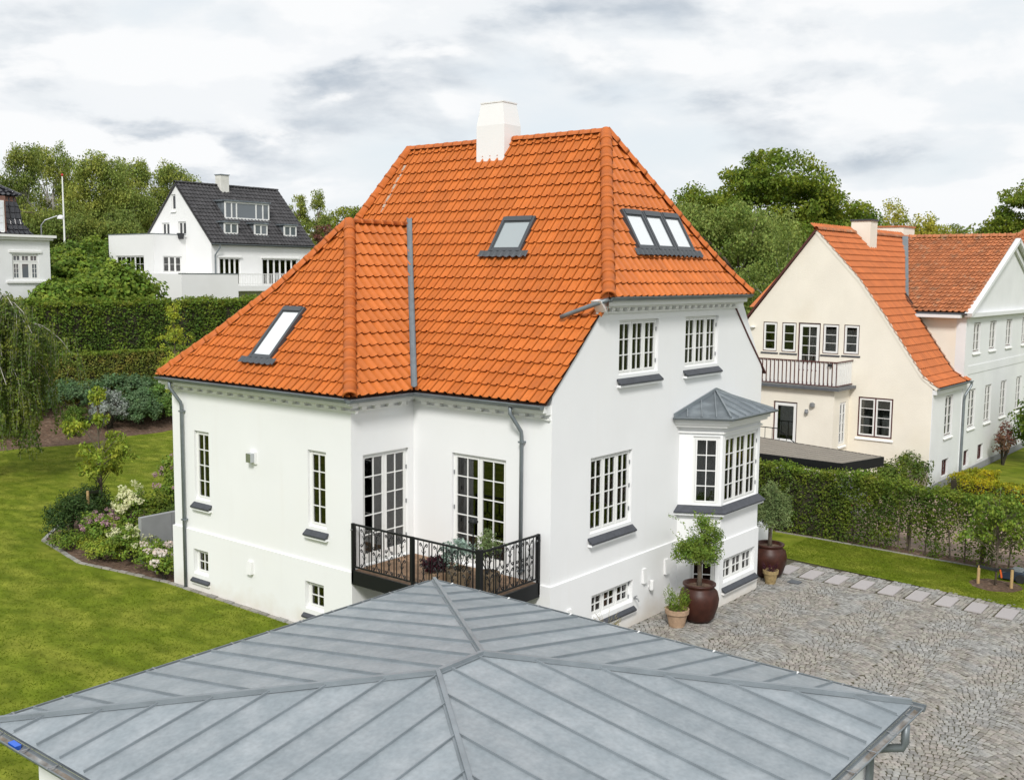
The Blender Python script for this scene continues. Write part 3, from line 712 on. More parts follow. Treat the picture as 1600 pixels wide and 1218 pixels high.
b = MB(); b.tube([(3.62-.42, -.05, .55), (3.20, -.16, .55), (3.20, -.19, .49)], .016, 6); b.tube([(3.14, -.10, .60), (3.26, -.10, .60)], .012, 6); b.tube([(3.2, -.10, .55), (3.2, -.10, .60)], .010, 6); b.obj('garden_tap', M['steel'], H)
b = MB(); b.lathe((4.42-.55, -.12, .60), [(.045, 0), (.055, .02), (.055, .22), (.05, .24)], 12); b.box((3.85, -.10, .66), (3.89, -.04, .72)); b.obj('outdoor_lamp', M['white'], H)

# eaves: white cornice boards, brackets, gutters
def cornice(p0, p1, out, step=.40, z=5.22, bw=.15, soff=.24, first=.12):
    p0, p1, out = Vector(p0), Vector(p1), Vector(out); d = (p1-p0).normalized(); n = int((p1-p0).length/step); b = MB()
    zz = Vector((0, 0, 1))
    def slab(o0, o1, za, zb, mb):
        a, c = p0, p1
        mb.hexa([a+out*o0+zz*za, c+out*o0+zz*za, c+out*o1+zz*za, a+out*o1+zz*za, a+out*o0+zz*zb, c+out*o0+zz*zb, c+out*o1+zz*zb, a+out*o1+zz*zb])
    slab(.0, soff, z-.03, z+.11, b); slab(0, soff*.62, z-.075, z-.031, b); slab(0, .055, z-.20, z-.155, b)
    b.obj('cornice', M['trim'], H)
    for i in range(n):
        q = p0+d*(first+step*i); c = MB()
        c.hexa([q+out*.002+zz*(z-.145), q+d*bw+out*.002+zz*(z-.145), q+d*bw+out*soff*.5+zz*(z-.145), q+out*soff*.5+zz*(z-.145),
                q+out*.002+zz*(z-.08), q+d*bw+out*.002+zz*(z-.08), q+d*bw+out*soff*.55+zz*(z-.08), q+out*soff*.55+zz*(z-.08)])
        c.obj('cornice_bracket', M['trim'], H)
cornice((XA, Y2+.22, 0), (XA, Y1-.22, 0), (-1, 0, 0))
cornice((XA-.0, Y1, 0), (-.24, Y1, 0), (0, -1, 0), first=.2)
cornice((0, Y1-.24, 0), (0, .03, 0), (-1, 0, 0))
cornice((1.52, 0, 0), (8.06, 0, 0), (0, -1, 0), step=.30, z=7.36, bw=.12, soff=.26)
b = MB(); b.prism([(1.52, 7.20), (1.52, 7.468), (1.30, 7.44)], 1, -.262, .0); b.obj('cornice_return', M['trim'], H)
GZ = 5.345
gutter((XA-.235, Y2+.16, GZ), (XA-.235, Y1-.235, GZ), (-1, 0, 0), .08).obj('gutter', M['gutter'], H)
gutter((XA-.365, Y1-.235, GZ-.002), (-.235, Y1-.235, GZ-.002), (0, -1, 0), .08).obj('gutter', M['gutter'], H)
gutter((-.235, Y1-.365, GZ-.004), (-.235, .02, GZ-.004), (-1, 0, 0), .08).obj('gutter', M['gutter'], H)
gutter((1.52, -.27, 7.515), (8.10, -.27, 7.515), (0, -1, 0), .075).obj('gutter', M['gutter'], H)
downpipe([(1.62, -.33, 7.47), (1.42, -.30, 7.45), (1.36, -.16, 7.40), (1.34, .60, 7.14), (1.32, .78, 7.07)], .05).obj('downpipe', M['gutter'], H, smooth=True)
def dpipe(x, y, y_top, z0):
    o = downpipe([(-.30+x, y_top, 5.30), (-.30+x, y_top, 5.12), (x-.28, y_top-.04, 5.06), (x-.10, y-.0, 4.74), (x-.085, y, 4.64), (x-.085, y, z0)], .042).obj('downpipe', M['gutter'], H, smooth=True)
    for z in (1.75, 4.5):
        b = MB(); b.box((x-.14, y-.055, z), (x, y+.055, z+.035)); b.obj('pipe_bracket', M['gutter'], o)
dpipe(XA, 10.02, 10.18, 0.); dpipe(0, .72, .86, 1.7)

# ---------------- roof
RO = MB()
PM = [(0, 5.37), (1.1, 6.40), (2.2, 7.50), (2.8, 8.24), (5.06, 11.42)]                  # main slopes
PW = [(0, 5.37), (1.1, 6.40), (2.2, 7.52), (2.8, 8.24), (3.567, 9.20)]                  # wing sides
PWF = [(d*.922, z) for d, z in PW]
PG = [(0, 7.50), (.45, 8.10), (.9, 8.82), (2.40, 11.42)]                                # half hip over the gable
APEX, FAR, WAP, WEND = (4.8, 2.04), (4.8, 8.73), (1.11, 7.23), (3.24, 7.23)
def pln(a, b, side, off=0.):
    # half plane through plan line a-b keeping point 'side'
    n = Vector((-(b[1]-a[1]), b[0]-a[0])); n.normalize()
    if (side[0]-a[0])*n[0]+(side[1]-a[1])*n[1] < 0: n = -n
    return ((a[0]+n[0]*off, a[1]+n[1]*off), (n[0], n[1]))
HC = (1.46, -.36); HCR = (7.98, -.36)
H1 = pln(HC, APEX, (3, 5)); H1g = pln(HC, APEX, (4.8, 0)); H1r = pln(HCR, APEX, (4.8, 0))
VERGE = ((0, -.045), (0, 1)); FARH = pln((-.26, 10.8), FAR, (3, 5))
V1m = pln((-.26, 3.66), WEND, (2, 3), .02); V2m = pln((-.26, 10.8), WEND, (3, 9.5))
V1w = pln((-.26, 3.66), WEND, (0, 5), .02); V2w = pln((-.26, 10.8), WEND, (0, 9))
HW1f = pln((XA-.257, 3.66), WAP, (-1.5, 7)); HW2f = pln((XA-.257, 10.8), WAP, (-1.5, 7)); HW1s = pln((XA-.257, 3.66), WAP, (0, 4.2))
def inside(p, c): return (c.x-p[0][0])*p[1][0]+(c.y-p[0][1])*p[1][1] >= 0
def p_main(c):
    pl = [VERGE if c.x < HC[0]+.12 else H1, FARH, ((4.80, 0), (-1, 0))]
    if c.x < WEND[0]+.15: pl.append(V1m if c.y < WEND[1] else V2m)
    return pl
p_main.hull = [VERGE, FARH, H1]
def p_wf(c): return [HW1f, HW2f]
def p_ws(c): return [HW1s, V1w, ((0, WEND[1]), (0, -1))]
def p_hip(c): return [H1g, H1r]
T1 = Tiler(M['tile'], tw=.252, tl=.352, amp=1.1)
T1.face((-.257, 11.2, 5.37), (0, -1, 0), (1, 0, 0), 11.3, PM, p_main)
T1.face((XA-.257, 10.82, 5.37), (0, -1, 0), (1, 0, 0), 7.18, PWF, p_wf)
T1.face((XA-.257, 3.664, 5.37), (1, 0, 0), (0, 1, 0), 5.6, PW, p_ws)
T1.face((HC[0]-.05, -.36, 7.50), (1, 0, 0), (0, 1, 0), 6.9, PG, p_hip)
# plain far slopes
far = MB()
for (d0, z0), (d1, z1) in zip(PM[:-1], PM[1:]):
    xr = lambda d: 4.8+(9.87-4.8)*(1-d/5.06)
    far.poly([(xr(d0), .22, z0), (xr(d0), 10.8-d0*.41, z0), (xr(d1), 10.8-d1*.41, z1), (xr(d1), max(.22, (d1-2.0)*.75), z1)])
for (d0, z0), (d1, z1) in zip(PM[:-1], PM[1:]):
    far.poly([(-.26+d0, 10.8-d0*.409, z0), (9.87-d0*1.002, 10.8-d0*.409, z0), (9.87-d1*1.002, 10.8-d1*.409, z1), (-.26+d1, 10.8-d1*.409, z1)])
for (d0, z0), (d1, z1) in zip(PW[:-1], PW[1:]):
    far.poly([(XA-.257+d0*.922, 10.8-d0, z0), (-.26+d0, 10.8-d0, z0), (-.26+d1, 10.8-d1, z1), (XA-.257+d1*.922, 10.8-d1, z1)])
n0 = len(T1.under.f); T1.under.add(far.v, far.f, 1)
roof = T1.under.obj('roof', [M['under'], M['ridge']], H)
T1.finish(roof)
def zprof(prof, d):
    for a, b_ in zip(prof[:-1], prof[1:]):
        if d <= b_[0]: return a[1]+(b_[1]-a[1])*(d-a[0])/(b_[0]-a[0])
    return prof[-1][1]
def hipline(a, b, prof, dmax, n=24, up=.06):
    return [(a[0]+(b[0]-a[0])*i/n, a[1]+(b[1]-a[1])*i/n, zprof(prof, dmax*i/n)+up) for i in range(n+1)]
hips = [hipline((XA-.257-.02, 3.66-.02), WAP, PW, 3.567), hipline((XA-.20, 10.66), WAP, PW, 3.567), hipline(HC, APEX, PG, 2.40), hipline(HCR, APEX, PG, 2.40)]
fp = hipline((-.26, 10.8), FAR, PM, 5.06); hips.append(fp)
for hp in hips: ridge_run(roof, hp, r=.158)
ridge_run(roof, [(4.8, FAR[1], 11.46), (4.8, APEX[1], 11.46)], r=.125)
ridge_run(roof, [(WAP[0], WAP[1], 9.24), (WEND[0], WEND[1], 9.24)], r=.115)
rb = MB()
for hp in hips: ribbon(rb, hp, .42 if hp is hips[2] else .14, .02)
ribbon(rb, [(4.8, APEX[1], 11.42), (4.8, FAR[1], 11.42)], .08, .04); ribbon(rb, [(WAP[0], WAP[1], 9.2), (WEND[0], WEND[1], 9.2)], .08, .04)
rb.obj('ridge_mortar', M['ridge'], roof)
# valley flashing
v = MB(); pts = hipline((-.40, 3.52), WEND, PM, 3.5, 12, .13); vs = []; d = Vector((1, 1.02, 0)).normalized(); s_ = Vector((d.y, -d.x, 0))
for i, p in enumerate(pts):
    p = Vector(p)+Vector((0, 0, .09*i/12)); vs += [p+s_*.07+Vector((0, 0, .02)), p+s_*.04-Vector((0, 0, .005)), p-Vector((0, 0, .02)), p-s_*.04-Vector((0, 0, .005)), p-s_*.07+Vector((0, 0, .02))]
v.add(vs, [(5*i+j, 5*i+j+1, 5*i+5+j+1, 5*i+5+j) for i in range(len(pts)-1) for j in range(4)]); v.obj('valley_flashing', M['gutter'], roof)
# verge boards under the gable tiles
v = MB()
vp = [(.0-.26+d, zprof(PM, d)) for d in (0, .55, 1.1, 1.65, 1.9)]
for (xa, za), (xb, zb) in zip(vp[:-1], vp[1:]):
    v.hexa([(xa, -.05, za-.10), (xb, -.05, zb-.10), (xb, .25, zb-.10), (xa, .25, za-.10), (xa, -.05, za-.014), (xb, -.05, zb-.014), (xb, .25, zb-.014), (xa, .25, za-.014)])
v.v and None
v = MB()
vp = [(9.87-d*1.0, zprof(PM, d)) for d in (0, .55, 1.1, 1.65, 1.95)]
for (xa, za), (xb, zb) in zip(vp[:-1], vp[1:]):
    v.hexa([(xa-.06, -.03, za-.05), (xb-.06, -.03, zb-.05), (xb-.06, .25, zb-.05), (xa-.06, .25, za-.05), (xa-.06, -.03, za), (xb-.06, -.03, zb), (xb-.06, .25, zb), (xa-.06, .25, za)])
v.obj('verge_tiles', M['redwood'], roof)
# white sloping infill under the half hip
v = MB(); v.prism([(1.98, 7.40), (8.1, 7.385), (8.1, 7.5), (2.0, 7.5)], 1, .05, .3); v.obj('gable_top', M['stucco'], H)
# lichen streak of pale lead on upper roof
v = MB()
for i in range(8):
    t = i/8; x, y = 3.45+1.0*t, 8.52; x1 = x+.11; w = .05+.05*math.sin(i*2.1)**2
    z = lambda xx: zprof(PM, xx+.26)+.085
    v.poly([(x, y+w, z(x)), (x, y-w, z(x)), (x1, y-w, z(x1)), (x1, y+w, z(x1))])
v.obj('pale_flashing', mat('chalky_flashing', (.42, .33, .26), .9, var=.3, vscale=8), roof)
# chimney
cx0, cx1, cy0, cy1 = 4.42, 5.10, 4.95, 5.90; ch = MB(); zs = [(10.2, 0), (11.85, .0), (12.42, .10)]
vs = []
for z, k in zs: vs += [(cx0+k*.6, cy0+k, z), (cx1-k*.6, cy0+k, z), (cx1-k*.6, cy1-k, z), (cx0+k*.6, cy1-k, z)]
ch.add(vs, [(4*r+i, 4*r+(i+1) % 4, 4*r+4+(i+1) % 4, 4*r+4+i) for r in (0, 1) for i in range(4)]+[(8, 9, 10, 11)])
chm = ch.obj('chimney', M['stucco'], roof)
b = MB(); b.box((cx0+.045, cy0+.085, 12.421), (cx1-.045, cy1-.085, 12.455)); b.obj('chimney_cap', M['stucco'], chm)
# skylights
def skylight(prof, a0, b0, w, l, fn, n=1, gl='roofglass', apron=True, blind=False):
    """fn(a, s, h): point on the slope: a along the eave, s up the slope, h off the slope"""
    sk = None; uw = w/n
    for k in range(n):
        x0, x1 = a0+k*uw+.015, a0+(k+1)*uw-.015; f = MB(); t = .075
        def bx(xa, xb, ya, yb, ha, hb, mb): mb.hexa([fn(xa, ya, ha), fn(xb, ya, ha), fn(xb, yb, ha), fn(xa, yb, ha), fn(xa, ya, hb), fn(xb, ya, hb), fn(xb, yb, hb), fn(xa, yb, hb)])
        bx(x0, x0+t, b0, b0+l, -.02, .14, f); bx(x1-t, x1, b0, b0+l, -.02, .14, f); bx(x0+t, x1-t, b0, b0+t, -.02, .135, f); bx(x0+t, x1-t, b0+l-t*1.8, b0+l, -.02, .155, f)
        s = f.obj('skylight', M['skyframe'], H)
        i = MB(); q = .03
        bx(x0+t, x0+t+q, b0+t, b0+l-t*1.8, .09, .128, i); bx(x1-t-q, x1-t, b0+t, b0+l-t*1.8, .09, .128, i); bx(x0+t+q, x1-t-q, b0+t, b0+t+q, .09, .128, i); bx(x0+t+q, x1-t-q, b0+l-t*1.8-q, b0+l-t*1.8, .09, .128, i)
        i.obj('sash', M['skyframe'], s)
        g = MB(); bx(x0+t+q, x1-t-q, b0+t+q, b0+l-t*1.8-q, .095, .11, g); g.obj('pane', M[gl], s)
        if k == 0 and apron:
            ap = MB(); vs = []; m_ = int((w+.5)/.03)
            for i_ in range(m_+1):
                xx = a0-.24+(w+.48)*i_/m_; wv = .018*math.sin(i_*.03*2*math.pi/.2); vs += [fn(xx, b0-.17-.02*math.sin(i_*.9), .140+wv), fn(xx, b0+.01, .13+wv*.4)]
            ap.add(vs, [(2*i_, 2*i_+2, 2*i_+3, 2*i_+1) for i_ in range(m_)]); ap.obj('apron_flashing', M['skyframe'], s)
        sk = s
    return sk
def slopefn(P0, e, sv):
    P0, e, sv = Vector(P0), Vector(e), Vector(sv).normalized(); n = e.cross(sv)
    return lambda a, s, h: P0+e*a+sv*s+n*h
fm = slopefn((2.70, 3.95, zprof(PM, 2.96)), (0, -1, 0), (1, 0, (11.42-8.24)/2.26))
skylight(PM, 0, 0, 1.02, 1.03, fm, gl='roofglass2')
fw = slopefn((-1.64, 7.66, zprof(PWF, .535)), (0, -1, 0), (1, 0, 1.08))
skylight(PWF, 0, .0, .82, 1.58, fw)
fg = slopefn((3.60, .36, zprof(PG, .72)), (1, 0, 0), (0, 1, 1.73))
skylight(PG, 0, 0, 2.58, 1.05, fg, n=3)

# ---------------- bay window
def bay():
    A, B, C, D = (5.20, 0), (5.72, -.90), (7.75, -.90), (8.27, 0); mb = MB(); cant = math.hypot(B[0]-A[0], B[1]-A[1]); ux = ((B[0]-A[0])/cant, (B[1]-A[1])/cant, 0)
    BW = [(.12, 2.43, 1.91, 4.12), (.16, .46, 1.86, 1.06)]
    wall_panel(mb, (B[0], B[1], 0), (1, 0, 0), [(0, -.4), (2.03, -.4), (2.03, 4.55), (0, 4.55)], BW, .16)
    wall_panel(mb, (A[0], A[1], 0), ux, [(0, -.4), (cant, -.4), (cant, 4.55), (0, 4.55)], [(.34, 2.43, .98, 4.12), (.34, .30, .94, 1.06)], .16)
    ux2 = ((D[0]-C[0])/cant, (D[1]-C[1])/cant, 0)
    wall_panel(mb, (C[0], C[1], 0), ux2, [(0, -.4), (cant, -.4), (cant, 4.55), (0, 4.55)], [(.08, 2.43, .72, 4.12)], .16)
    bw = mb.obj('bay_wall', [M['stucco'], M['inner']], H)
    # plinth of the bay
    e = .04; p2 = MB(); g = .004
    wall_panel(p2, (B[0]-.02, B[1]-e, 0), (1, 0, 0), [(0, -.42), (2.07, -.42), (2.07, ZP), (0, ZP)], [(.16+.02-g, .46-g, 1.86+.02+g, 1.06+g)], e+.008, mib=0)
    nx, ny = ux[1], -ux[0]
    wall_panel(p2, (A[0]+nx*e, A[1]+ny*e, 0), ux, [(0, -.42), (cant-.0, -.42), (cant, ZP), (0, ZP)], [(.34-g, .30-g, .94+g, 1.06+g)], e+.008, mib=0)
    p2.obj('bay_plinth', M['stucco'], H)
    window(H, (B[0]+.12, B[1], 2.43), (1, 0, 0), 1.79, 1.69, 3, 2, 4, rec=.04, curtain=C1, hinges=True)
    window(H, (A[0]+ux[0]*.34, A[1]+ux[1]*.34, 2.43), ux, .64, 1.69, 1, 2, 4, rec=.04, curtain=C3)
    window(H, (C[0]+ux2[0]*.08, C[1]+ux2[1]*.08, 2.43), ux2, .64, 1.69, 1, 2, 4, rec=.04)
    window(H, (B[0]+.16, B[1], .46), (1, 0, 0), 1.70, .60, 3, 2, 2, rec=.06, curtain=C3, sill=SL, sillw=.14)
    window(H, (A[0]+ux[0]*.34, A[1]+ux[1]*.34, .30), ux, .60, .76, 1, 2, 2, rec=.06, curtain=C3, sill=SL)
    # sloping slate sill round the bay
    def ring(o, z):
        k = o*.5; return [Vector((A[0]-o*1.15, 0, z)), Vector((B[0]-k*1.1, B[1]-o, z)), Vector((C[0]+k*1.1, C[1]-o, z)), Vector((D[0]+o*1.15, 0, z))]
    s = MB(); a, b_ = ring(.17, 2.28), ring(.0, 2.42); a2 = ring(.17, 2.25)
    s.add(a+b_+a2, [(i, i+1, 5+i, 4+i) for i in range(3)]+[(8+i, 9+i, 1+i, i) for i in range(3)]+[(8, 9, 10, 11)])
    s.obj('bay_sill', SL, H)
    s = MB(); a, b_, c = ring(.13, 2.245), ring(.13, 2.19), ring(0, 2.18); s.add(a+b_+c, [(i, i+1, 5+i, 4+i) for i in range(3)]+[(4+i, 5+i, 9+i, 8+i) for i in range(3)]); s.obj('bay_ledge', M['stucco'], H)
    # cornice
    for o, z0, z1 in ((.21, 4.43, 4.58), (.15, 4.36, 4.43), (.05, 4.20, 4.24)):
        s = MB(); a, b_, c = ring(o, z1), ring(o, z0), ring(-.05, z0); s.add(a+b_+c, [(i, i+1, 5+i, 4+i) for i in range(3)]+[(4+i, 5+i, 9+i, 8+i) for i in range(3)]); s.obj('bay_cornice', M['trim'], H)
    # zinc roof of the bay
    E = ring(.29, 4.60); ap = Vector((6.95, -.02, 5.06)); rf = MB()
    for i in range(3): rf.poly([E[i], E[i+1], ap])
    rf.poly([E[3], E[0], ap]); bottom = MB(); bottom.poly(ring(.28, 4.585))
    br = rf.obj('bay_roof', M['zincd'], H)
    sm = MB()
    for i, cnt in ((0, 3), (1, 5)):
        p, q = E[i], E[i+1]; n = (q-p).cross(ap-p).normalized(); n = n if n.z > 0 else -n; d = (q-p).normalized(); dn = n.cross(d); dn = dn if dn.z > 0 else -dn
        # seams run up the slope and end at the hip
        for k in range(1, cnt+1):
            st = p.lerp(q, k/(cnt+1)); ta = (st-p).dot(d); tap = (ap-p).dot(d); L = (q-p).length; hmax = (ap-p).dot(dn)
            u = ta/tap if ta < tap else (L-ta)/(L-tap); u = max(0, min(u, 1)); sm = MB(); sm.bar(st+dn*.02, st+dn*hmax*u, .022, .04, n, lift=.02); sm.obj('standing_seam', M['zincseam'], br)
    for i in range(1, 3):
        sm = MB(); sm.bar(E[i]+(ap-E[i])*.02, ap, .04, .06, lift=.03); sm.obj('standing_seam', M['zincseam'], br)
    sm = MB(); wallp = lambda p: Vector((p.x, -.012, p.z))
    for i, j in ((0, 1),):
        sm.bar((E[0].x+.02, -.03, E[0].z+.05), (ap.x, -.03, ap.z+.05), .03, .10); sm.bar((ap.x, -.03, ap.z+.05), (E[3].x-.02, -.03, E[3].z+.05), .03, .10)
    sm.obj('wall_flashing', M['zincseam'], br)
    for i in range(3):
        p, q = E[i], E[i+1]; d = (q-p).normalized(); out = Vector((d.y, -d.x, 0)); ext = d*.03
        gutter(p-ext*(i > 0)-Vector((0, 0, -.005+.002*i)), q+ext*(i < 2)-Vector((0, 0, -.005+.002*i)), out, .05).obj('gutter', M['gutter'], H)
bay()

# ---------------- balcony
def balcony():
    x0, x1, y0, y1 = -1.98, -.05, .22, Y1-.05; zt = 1.60
    d = MB(); d.box((x0+.06, y0+.06, zt-.10), (x1, y1-.012, zt-.035)); dk = d.obj('balcony_deck', M['black'], H)
    n = 22; wd = (x1-x0-.1)/n
    for i in range(n):
        b = MB(); xa = x0+.07+i*wd; b.box((xa+.003, y0+.05, zt-.034), (xa+wd-.003, y1-.02, zt)); b.obj('deck_board', M['deck'], dk)
    b = MB(); b.box((x0, y0, 1.30), (x0+.05, y1, zt+.005)); b.box((x0+.05, y0, 1.30), (x1-.01, y0+.05, zt+.003)); b.obj('balcony_beam', M['black'], H)
    rl = MB(); X, Yr = x0+.03, y0+.03; zb, zh = zt+.09, 2.62
    def pt(s):  # along the railing: first the long side from the wing, then the short side
        L1 = y1-.03-Yr
        return (Vector((X, y1-.03-s, 0)), Vector((0, -1, 0))) if s <= L1 else (Vector((X+(s-L1), Yr, 0)), Vector((1, 0, 0)))
    a, c, e = Vector((X, y1-.03, 0)), Vector((X, Yr, 0)), Vector((x1-.03, Yr, 0)); z = Vector((0, 0, 1))
    rl.bar(a+z*zh, c+z*zh, .045, .035); rl.bar(c+z*(zh+.0005), e+z*(zh+.0005), .045, .035); rl.bar(a+z*zb, c+z*zb, .035, .03); rl.bar(c+z*(zb+.0005), e+z*(zb+.0005), .035, .03)
    R_ = rl.obj('balcony_railing', M['black'], H)
    def post(p, w, zz0=1.35, zz1=2.64):
        b = MB(); b.box((p.x-w/2, p.y-w/2, zz0), (p.x+w/2, p.y+w/2, zz1)); b.obj('post', M['black'], R_)
    post(a, .06); post(c, .10, 1.35, 2.68); post(e, .06); post(Vector((X, (a.y+c.y)/2+.02, 0)), .05, 1.6)
    for q, dr in ((a, Vector((-.0, 0, 0))), (e, Vector((0, 0, 0)))):
        b = MB(); b.tube([q+z*2.5+Vector((-.06, 0, 0)), q+z*2.5+Vector((.06, 0, 0))], .02, 6); b.obj('bolt', M['steel'], R_)
    # one scroll panel: centre rod with eight volutes
    def scroll_mesh():
        b = MB()
        def vol(z0, sx, sz, r):
            pts = []
            for i in range(8): t = i/7; pts.append((sx*.095*t**1.5*.9, 0, z0+sz*.20*math.sin(t*1.35)))
            cx, cz = pts[-1][0]-sx*.005, pts[-1][2]-sz*.035
            for i in range(14):
                t = i/13; an = math.pi/2-t*2*math.pi*1.15; rr = .036*(1-.72*t); pts.append((cx+sx*rr*math.cos(an), 0, cz+sz*rr*math.sin(an)))
            b.tube(pts, r*1.3, 4)
        for z0 in (.22, .66):
            for sx in (-1, 1):
                for sz in (-1, 1): vol(z0, sx, sz, .0075); 
                b.tube([(0, 0, z0), (sx*.035, 0, z0+.012), (sx*.055, 0, z0+.03), (sx*.05, 0, z0+.05), (sx*.035, 0, z0+.045)], .007, 4)
            b.lathe((0, 0, z0-.05), [(.012, 0), (.02, .05), (.012, .10)], 6)
        b.tube([(0, 0, 0), (0, 0, .90)], .007, 4)
        return b.mesh('scrollwork', M['black'])
    sm = scroll_mesh(); bb = MB(); bb.box((-.008, -.008, 0), (.008, .008, zh-zb)); bm_ = bb.mesh('baluster', M['black'])
    def run(p, q, n):
        d = (q-p).normalized(); L = (q-p).length; step = L/n; rot = Matrix((d, z.cross(d), z)).transposed().to_4x4()
        for i in range(n):
            for off, me in ((.10, bm_), (.90, bm_), (.5, sm)):
                m = rot.copy(); m.translation = p+d*(step*(i+off))+z*(zb+.005); inst('scrollwork' if me is sm else 'baluster', me, m, R_)
            if i == n-1: continue
    mid = Vector((X, (a.y+c.y)/2+.02, 0))
    for p, q, n in ((a+Vector((0, -.16, 0)), mid+Vector((0, .12, 0)), 4), (mid+Vector((0, -.12, 0)), c+Vector((0, .14, 0)), 4), (c+Vector((.14, 0, 0)), e+Vector((-.14, 0, 0)), 5)): run(p, q, n)
    for q, s in ((a, Vector((0, -.08, 0))), (mid, Vector((0, .06, 0))), (mid, Vector((0, -.06, 0))), (c, Vector((0, .09, 0))), (c, Vector((.09, 0, 0))), (e, Vector((-.08, 0, 0)))):
        m = Matrix.Translation(q+s+z*(zb+.005)); inst('baluster', bm_, m, R_)
balcony()

# ================================================================== GARAGE with zinc roof
def garage():
    G = thing('garage', 'white garage with wide grey standing seam zinc roof in the foreground', 'garage', (-7.4, -4.25, 0))
    X0, X1, Y0_, Y1_ = -11.45, -3.55, -8.54, -.04; ze, zr = 2.50, 3.14
    c = [Vector((X0, Y0_, ze)), Vector((X1, Y0_, ze)), Vector((X1, Y1_, ze)), Vector((X0, Y1_, ze))]; ra, rbb = Vector((-7.98, -4.25, zr)), Vector((-7.14, -4.25, zr))
    w = MB(); q = .38
    for a, b_ in (((X0+q, Y0_+q, -.3), (X1-q, Y0_+q+.2, 2.36)), ((X0+q, Y1_-q-.2, -.3), (X1-q, Y1_-q, 2.36)), ((X0+q, Y0_+q+.2, -.3), (X0+q+.2, Y1_-q-.2, 2.36)), ((X1-q-.2, Y0_+q+.2, -.3), (X1-q, Y1_-q-.2, 2.36))): w.box(a, b_)
    w.obj('wall', M['stucco'], G)
    f = MB(); f.box((X0+.06, Y0_+.06, 2.36), (X1-.06, Y1_-.06, 2.45)); f.obj('soffit', M['trim'], G)
    u = MB(); dz = Vector((0, 0, -.03))
    faces = [(c[2], c[3], ra, rbb, (0, 1, 0)), (c[0], c[1], rbb, ra, (0, -1, 0)), (c[1], c[2], rbb, None, (1, 0, 0)), (c[3], c[0], ra, None, (-1, 0, 0))]
    for a, b_, r1, r2, o in faces: u.poly([p+dz for p in ([a, b_, r1, r2] if r2 else [a, b_, r1])])
    RF = u.obj('roof', M['zincd'], G)
    for a, b_, r1, r2, o in faces:
        # a->b_ along the eave; strips of sheet between seams
        d = (b_-a).normalized(); L = (b_-a).length; top = [r1, r2] if r2 else [r1]; up = Vector((-o[0], -o[1], 0)); run = (r1-a).dot(up); rise = (r1.z-a.z)/run
        sv = (up+Vector((0, 0, rise))); n = d.cross(sv).normalized(); n = n if n.z > 0 else -n
        tb = sorted((t-a).dot(d) for t in top); ta_, tb_ = tb[0], tb[-1]
        hgt = lambda t: run*(t/ta_ if t < ta_ else ((L-t)/(L-tb_) if t > tb_ else 1))
        k = 15 if o[1] else 16; st = [L*i/k+ (0 if i in (0, k) else random.uniform(-.015, .015)) for i in range(k+1)]
        for t0, t1 in zip(st[:-1], st[1:]):
            ts = [t0]+[t for t in (ta_, tb_) if t0 < t < t1]+[t1]; ts = sorted(set(ts))
            P = [a+d*t0, a+d*t1]+[a+d*t+sv*hgt(t) for t in reversed(ts) if hgt(t) > 1e-4]
            lift = n*random.uniform(0, .004); pb = MB(); pb.poly([p+lift for p in P]); pb.obj('zinc_panel', M['zinc'], RF)
        for t in st[1:-1]:
            h_ = hgt(t); s = MB(); p0 = a+d*t+sv*.035; p1 = a+d*t+sv*(h_-.01); ln = (p1-p0)
            s.bar(p0, p1, .015, .036, n, lift=.018); s.obj('standing_seam', M['zincseam'], RF)
    for p, q_ in ((c[0], ra), (c[1], rbb), (c[2], rbb), (c[3], ra), (ra, rbb)):
        s = MB(); ext = (q_-p).normalized(); s.bar(p+ext*.03, q_+ext*.02, .055, .06, lift=.03); s.bar(p+ext*.03, q_+ext*.02, .10, .012, lift=.010); s.obj('ridge_cap', M['zincseam'], RF)
    e = .0
    for a, b_, r1, r2, o in faces:
        o = Vector(o); d = (b_-a).normalized(); zz = Vector((0, 0, -.035-.002*(abs(o.x))))
        ex = .13 if o.x else .0
        g = gutter(a-d*ex+o*.005+zz, b_+d*ex+o*.005+zz, o, .065); gg = g.obj('gutter', M['gutter'], G)
        s = MB(); vs = []
        for p in (a-d*ex*.9, b_+d*ex*.9):
            for i in range(5): t = math.pi*(.22+.56*i/4); vs.append(p+o*(.07-.055*math.cos(t))+zz+Vector((0, 0, -.052*math.sin(t))))
        s.add(vs, [(i, i+1, 6+i, 5+i) for i in range(4)]); s.obj('gutter_silt', M['gutterin'], gg)
        nb = int((b_-a).length/.62)
        for i in range(nb):
            s = MB(); p = a.lerp(b_, (i+.5)/nb)+zz; s.bar(p+o*.0+Vector((0, 0, .004)), p+o*.14+Vector((0, 0, .004)), .022, .005); s.tube([p+o*.135+Vector((0, 0, .006))-d*.014, p+o*.135+Vector((0, 0, .006))+d*.014], .013, 6); s.obj('gutter_bracket', M['white'] if i % 2 == 0 and o.x > 0 else M['steel'], gg)
    zt = 2.38
    dp = downpipe([(-4.03, Y0_-.075, 2.40), (-4.03, Y0_-.075, 2.16), (-4.03, Y0_-.05, 2.09), (-4.14, Y0_+.27, 2.02), (-4.15, Y0_+.31, 1.95), (-4.15, Y0_+.31, -.1)], .052).obj('downpipe', M['gutter'], G, smooth=True)
    b = MB(); b.box((-4.23, Y0_+.30, 1.45), (-4.07, Y0_+.39, 1.50)); b.obj('pipe_bracket', M['gutter'], dp)
    b = MB(); b.hexa([(X0-.10, -.86, 2.40), (X0-.04, -.86, 2.40), (X0-.04, -.70, 2.40), (X0-.10, -.70, 2.40), (X0-.11, -.88, 2.475), (X0-.035, -.88, 2.475), (X0-.035, -.70, 2.48), (X0-.11, -.70, 2.48)])
